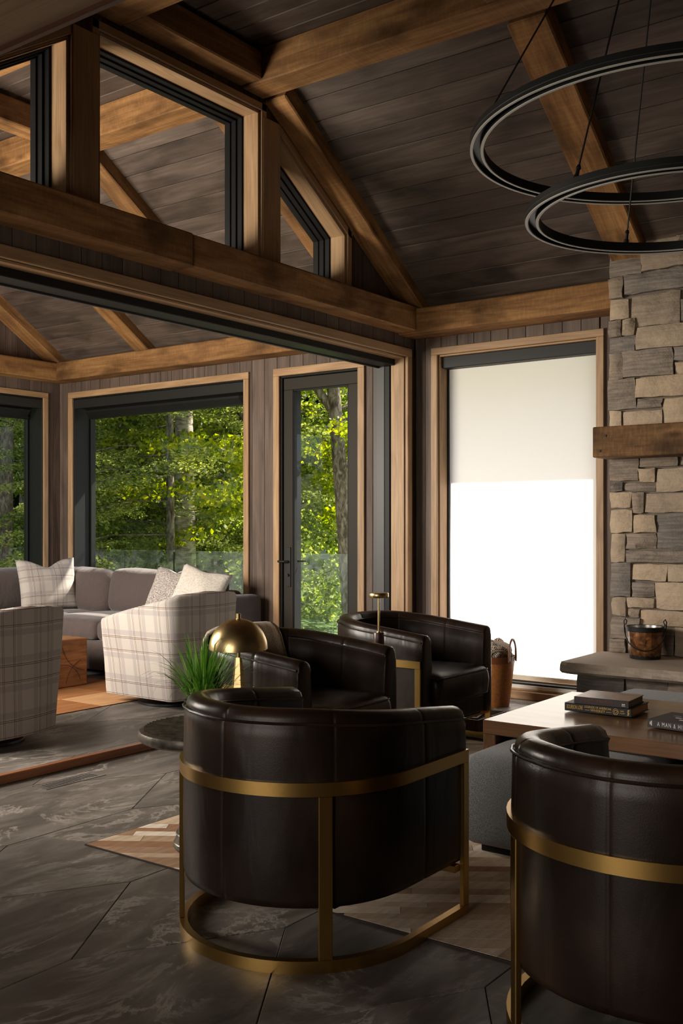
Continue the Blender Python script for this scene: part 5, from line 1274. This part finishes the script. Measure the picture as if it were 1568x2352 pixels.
# trees that can be told apart through the wide window and the door
tree(at(421, 14), 8, .135, (.05, 0), 'thick pale birch trunk in the middle of the wide window', M_birch, M_hemlock, 9880, 0.053, .5, 30, 5, seed=3, zb=3.6, spread=1.3, hemlock=True)
tree(at(398, 13.3), 7, .055, (.04, .03), 'thin hemlock trunk just left of the birch in the wide window', M_trunk, M_hemlock, 79800, 0.046, .42, 70, 26, seed=4, zb=.7, spread=1.9, hemlock=True, side=2.3)
tree(at(250, 15), 7, .07, (-.3, .35), 'leaning hemlock at the left side of the wide window', M_trunk, M_hemlock, 57000, 0.053, .42, 60, 16, seed=5, zb=.9, spread=1.9, hemlock=True)
tree(at(283, 17), 8, .11, (0, 0), 'straight dark hemlock second from the left in the wide window', M_trunk, M_hemlock, 49400, 0.056, .42, 60, 14, seed=6, zb=1.0, spread=2.2, hemlock=True)
tree(at(520, 16), 6, .06, (.2, -.2), 'young beech with layered light green leaves right of the birch', M_trunk, M_leafgreen, 36000, 0.086, .62, 80, 18, seed=7, zb=.2, spread=2.1)
tree(at(560, 19), 7, .08, (0, .2), 'green beech beyond the right edge of the wide window', M_trunk, M_leafgreen, 33000, 0.098, .62, 80, 14, seed=8, zb=.2, spread=2.5)
tree(at(480, 21), 9, .1, (0, 0), 'bushy beech standing behind the birch', M_trunk, M_leafyellow, 30000, 0.105, .62, 80, 12, seed=9, zb=-.2, spread=2.6)
tree(at(350, 20), 8, .1, (0, 0), 'bright leafy tree behind the hemlock branches', M_trunk, M_leafgreen, 27000, 0.105, .62, 80, 12, seed=10, zb=-.2, spread=2.6)
tree(at(20, 14), 8, .09, (.1, 0), 'hemlock in the window at the left edge', M_trunk, M_hemlock, 53200, 0.053, .42, 70, 18, seed=11, zb=.3, spread=2.1, hemlock=True)
tree(at(60, 20), 9, .1, (0, 0), 'leafy tree behind the hemlock in the window at the left edge', M_trunk, M_leafgreen, 24000, 0.105, .62, 70, 10, seed=12, zb=-.2, spread=2.6)
tree(at(130, 17), 9, .1, (0, 0), 'hemlock hidden behind the corner of the sun room', M_trunk, M_hemlock, 30400, 0.062, .42, 60, 10, seed=13, zb=.3, spread=2.2, hemlock=True)
tree(at(808, 12.4), 6.5, .095, (-.25, .45), 'rough-barked maple trunk leaning across the glass of the door', M_trunk, M_leafyellow, 22500, 0.071, .7, 50, 10, fork=(.48, (-.35, .5, 0), 2.0), seed=14, zb=2.0, spread=1.6)
tree(at(655, 15), 7, .07, (0, .2), 'sunlit yellow-green maple seen through the door', M_trunk, M_leafyellow, 31500, 0.075, .7, 80, 12, seed=15, zb=1.9, spread=2.0)
tree(at(628, 18), 8, .08, (0, .2), 'green maple further back through the door', M_trunk, M_leafgreen, 25500, 0.098, .7, 80, 10, seed=16, zb=1.9, spread=2.6)
for k, (px, d) in enumerate(((0, 26), (90, 28), (190, 25), (290, 27), (385, 29), (455, 26), (530, 29), (610, 26), (680, 29), (745, 30))):
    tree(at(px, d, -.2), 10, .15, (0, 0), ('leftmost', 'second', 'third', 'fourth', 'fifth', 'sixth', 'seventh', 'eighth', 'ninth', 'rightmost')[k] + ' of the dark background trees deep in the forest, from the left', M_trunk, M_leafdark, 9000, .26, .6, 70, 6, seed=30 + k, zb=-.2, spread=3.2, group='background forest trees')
for k, (x, y) in enumerate(((-1.2, 16.5), (.6, 13.0), (1.7, 15.5), (3.2, 13.0), (4.6, 15.5))):
    tree((x, y, -.45), 9, .12, (0, 0), ('leftmost', 'second', 'third', 'fourth', 'rightmost')[k] + ' from the left of the leafy trees beyond the sun room gable', M_trunk, M_leafgreen, 9000, .16, .6, 60, 6, seed=60 + k, zb=-.2, spread=2.2, group='trees beyond the gable')
for k, (px, d, s) in enumerate(((525, 14.5, .62), (470, 17, .6), (350, 15.5, .55))):
    p = at(px, d, -.45); b = empty('boulder', p, .6 * k, ('long mossy boulder outside at the right end of the sofa', 'mossy boulder behind the birch trunk', 'mossy boulder left of the birch trunk')[k], 'rock')
    bm = bmesh.new(); bmesh.ops.create_icosphere(bm, subdivisions=4, radius=1)
    for v in bm.verts:
        f_ = 1 + .16 * math.sin(3.1 * v.co.x + k) * math.cos(2.7 * v.co.y) + .08 * math.sin(8 * v.co.z + 5 * v.co.x); v.co = Vector((v.co.x * 1.9, v.co.y * 1.0, v.co.z * .85)) * f_ * s
    bobj('rock', bm, M_boulder, b, True)
# small outbuilding glimpsed through the door
ob = empty('shed', at(745, 24, -.5), RAD(YAW - 90 + 8), 'pale grey clapboard shed glimpsed under the leaves through the door', 'building')
box('wall', -2.2, 2.2, 0, 2.5, .0, 2.3, M_siding_out, ob, .01)
for k in range(13): box('clapboard', -2.22, 2.22, -.025, .005, .42 + k * .14, .42 + k * .14 + .132, M_siding_out, ob, .006)
box('plinth', -2.24, 2.24, -.03, 2.52, -.2, .40, M_cassette, ob, .01); box('door_panel', -1.25, -.55, -.04, -.02, .40, 2.1, M_cassette, ob, .01); box('corner_post', .62, .74, -.045, -.02, .4, 2.25, M_cassette, ob, .01)
prism('roof', [(-.4, 2.3), (1.25, 3.4), (2.9, 2.3)], -2.5, 2.5, 'yz', M_roof, ob, world=False)
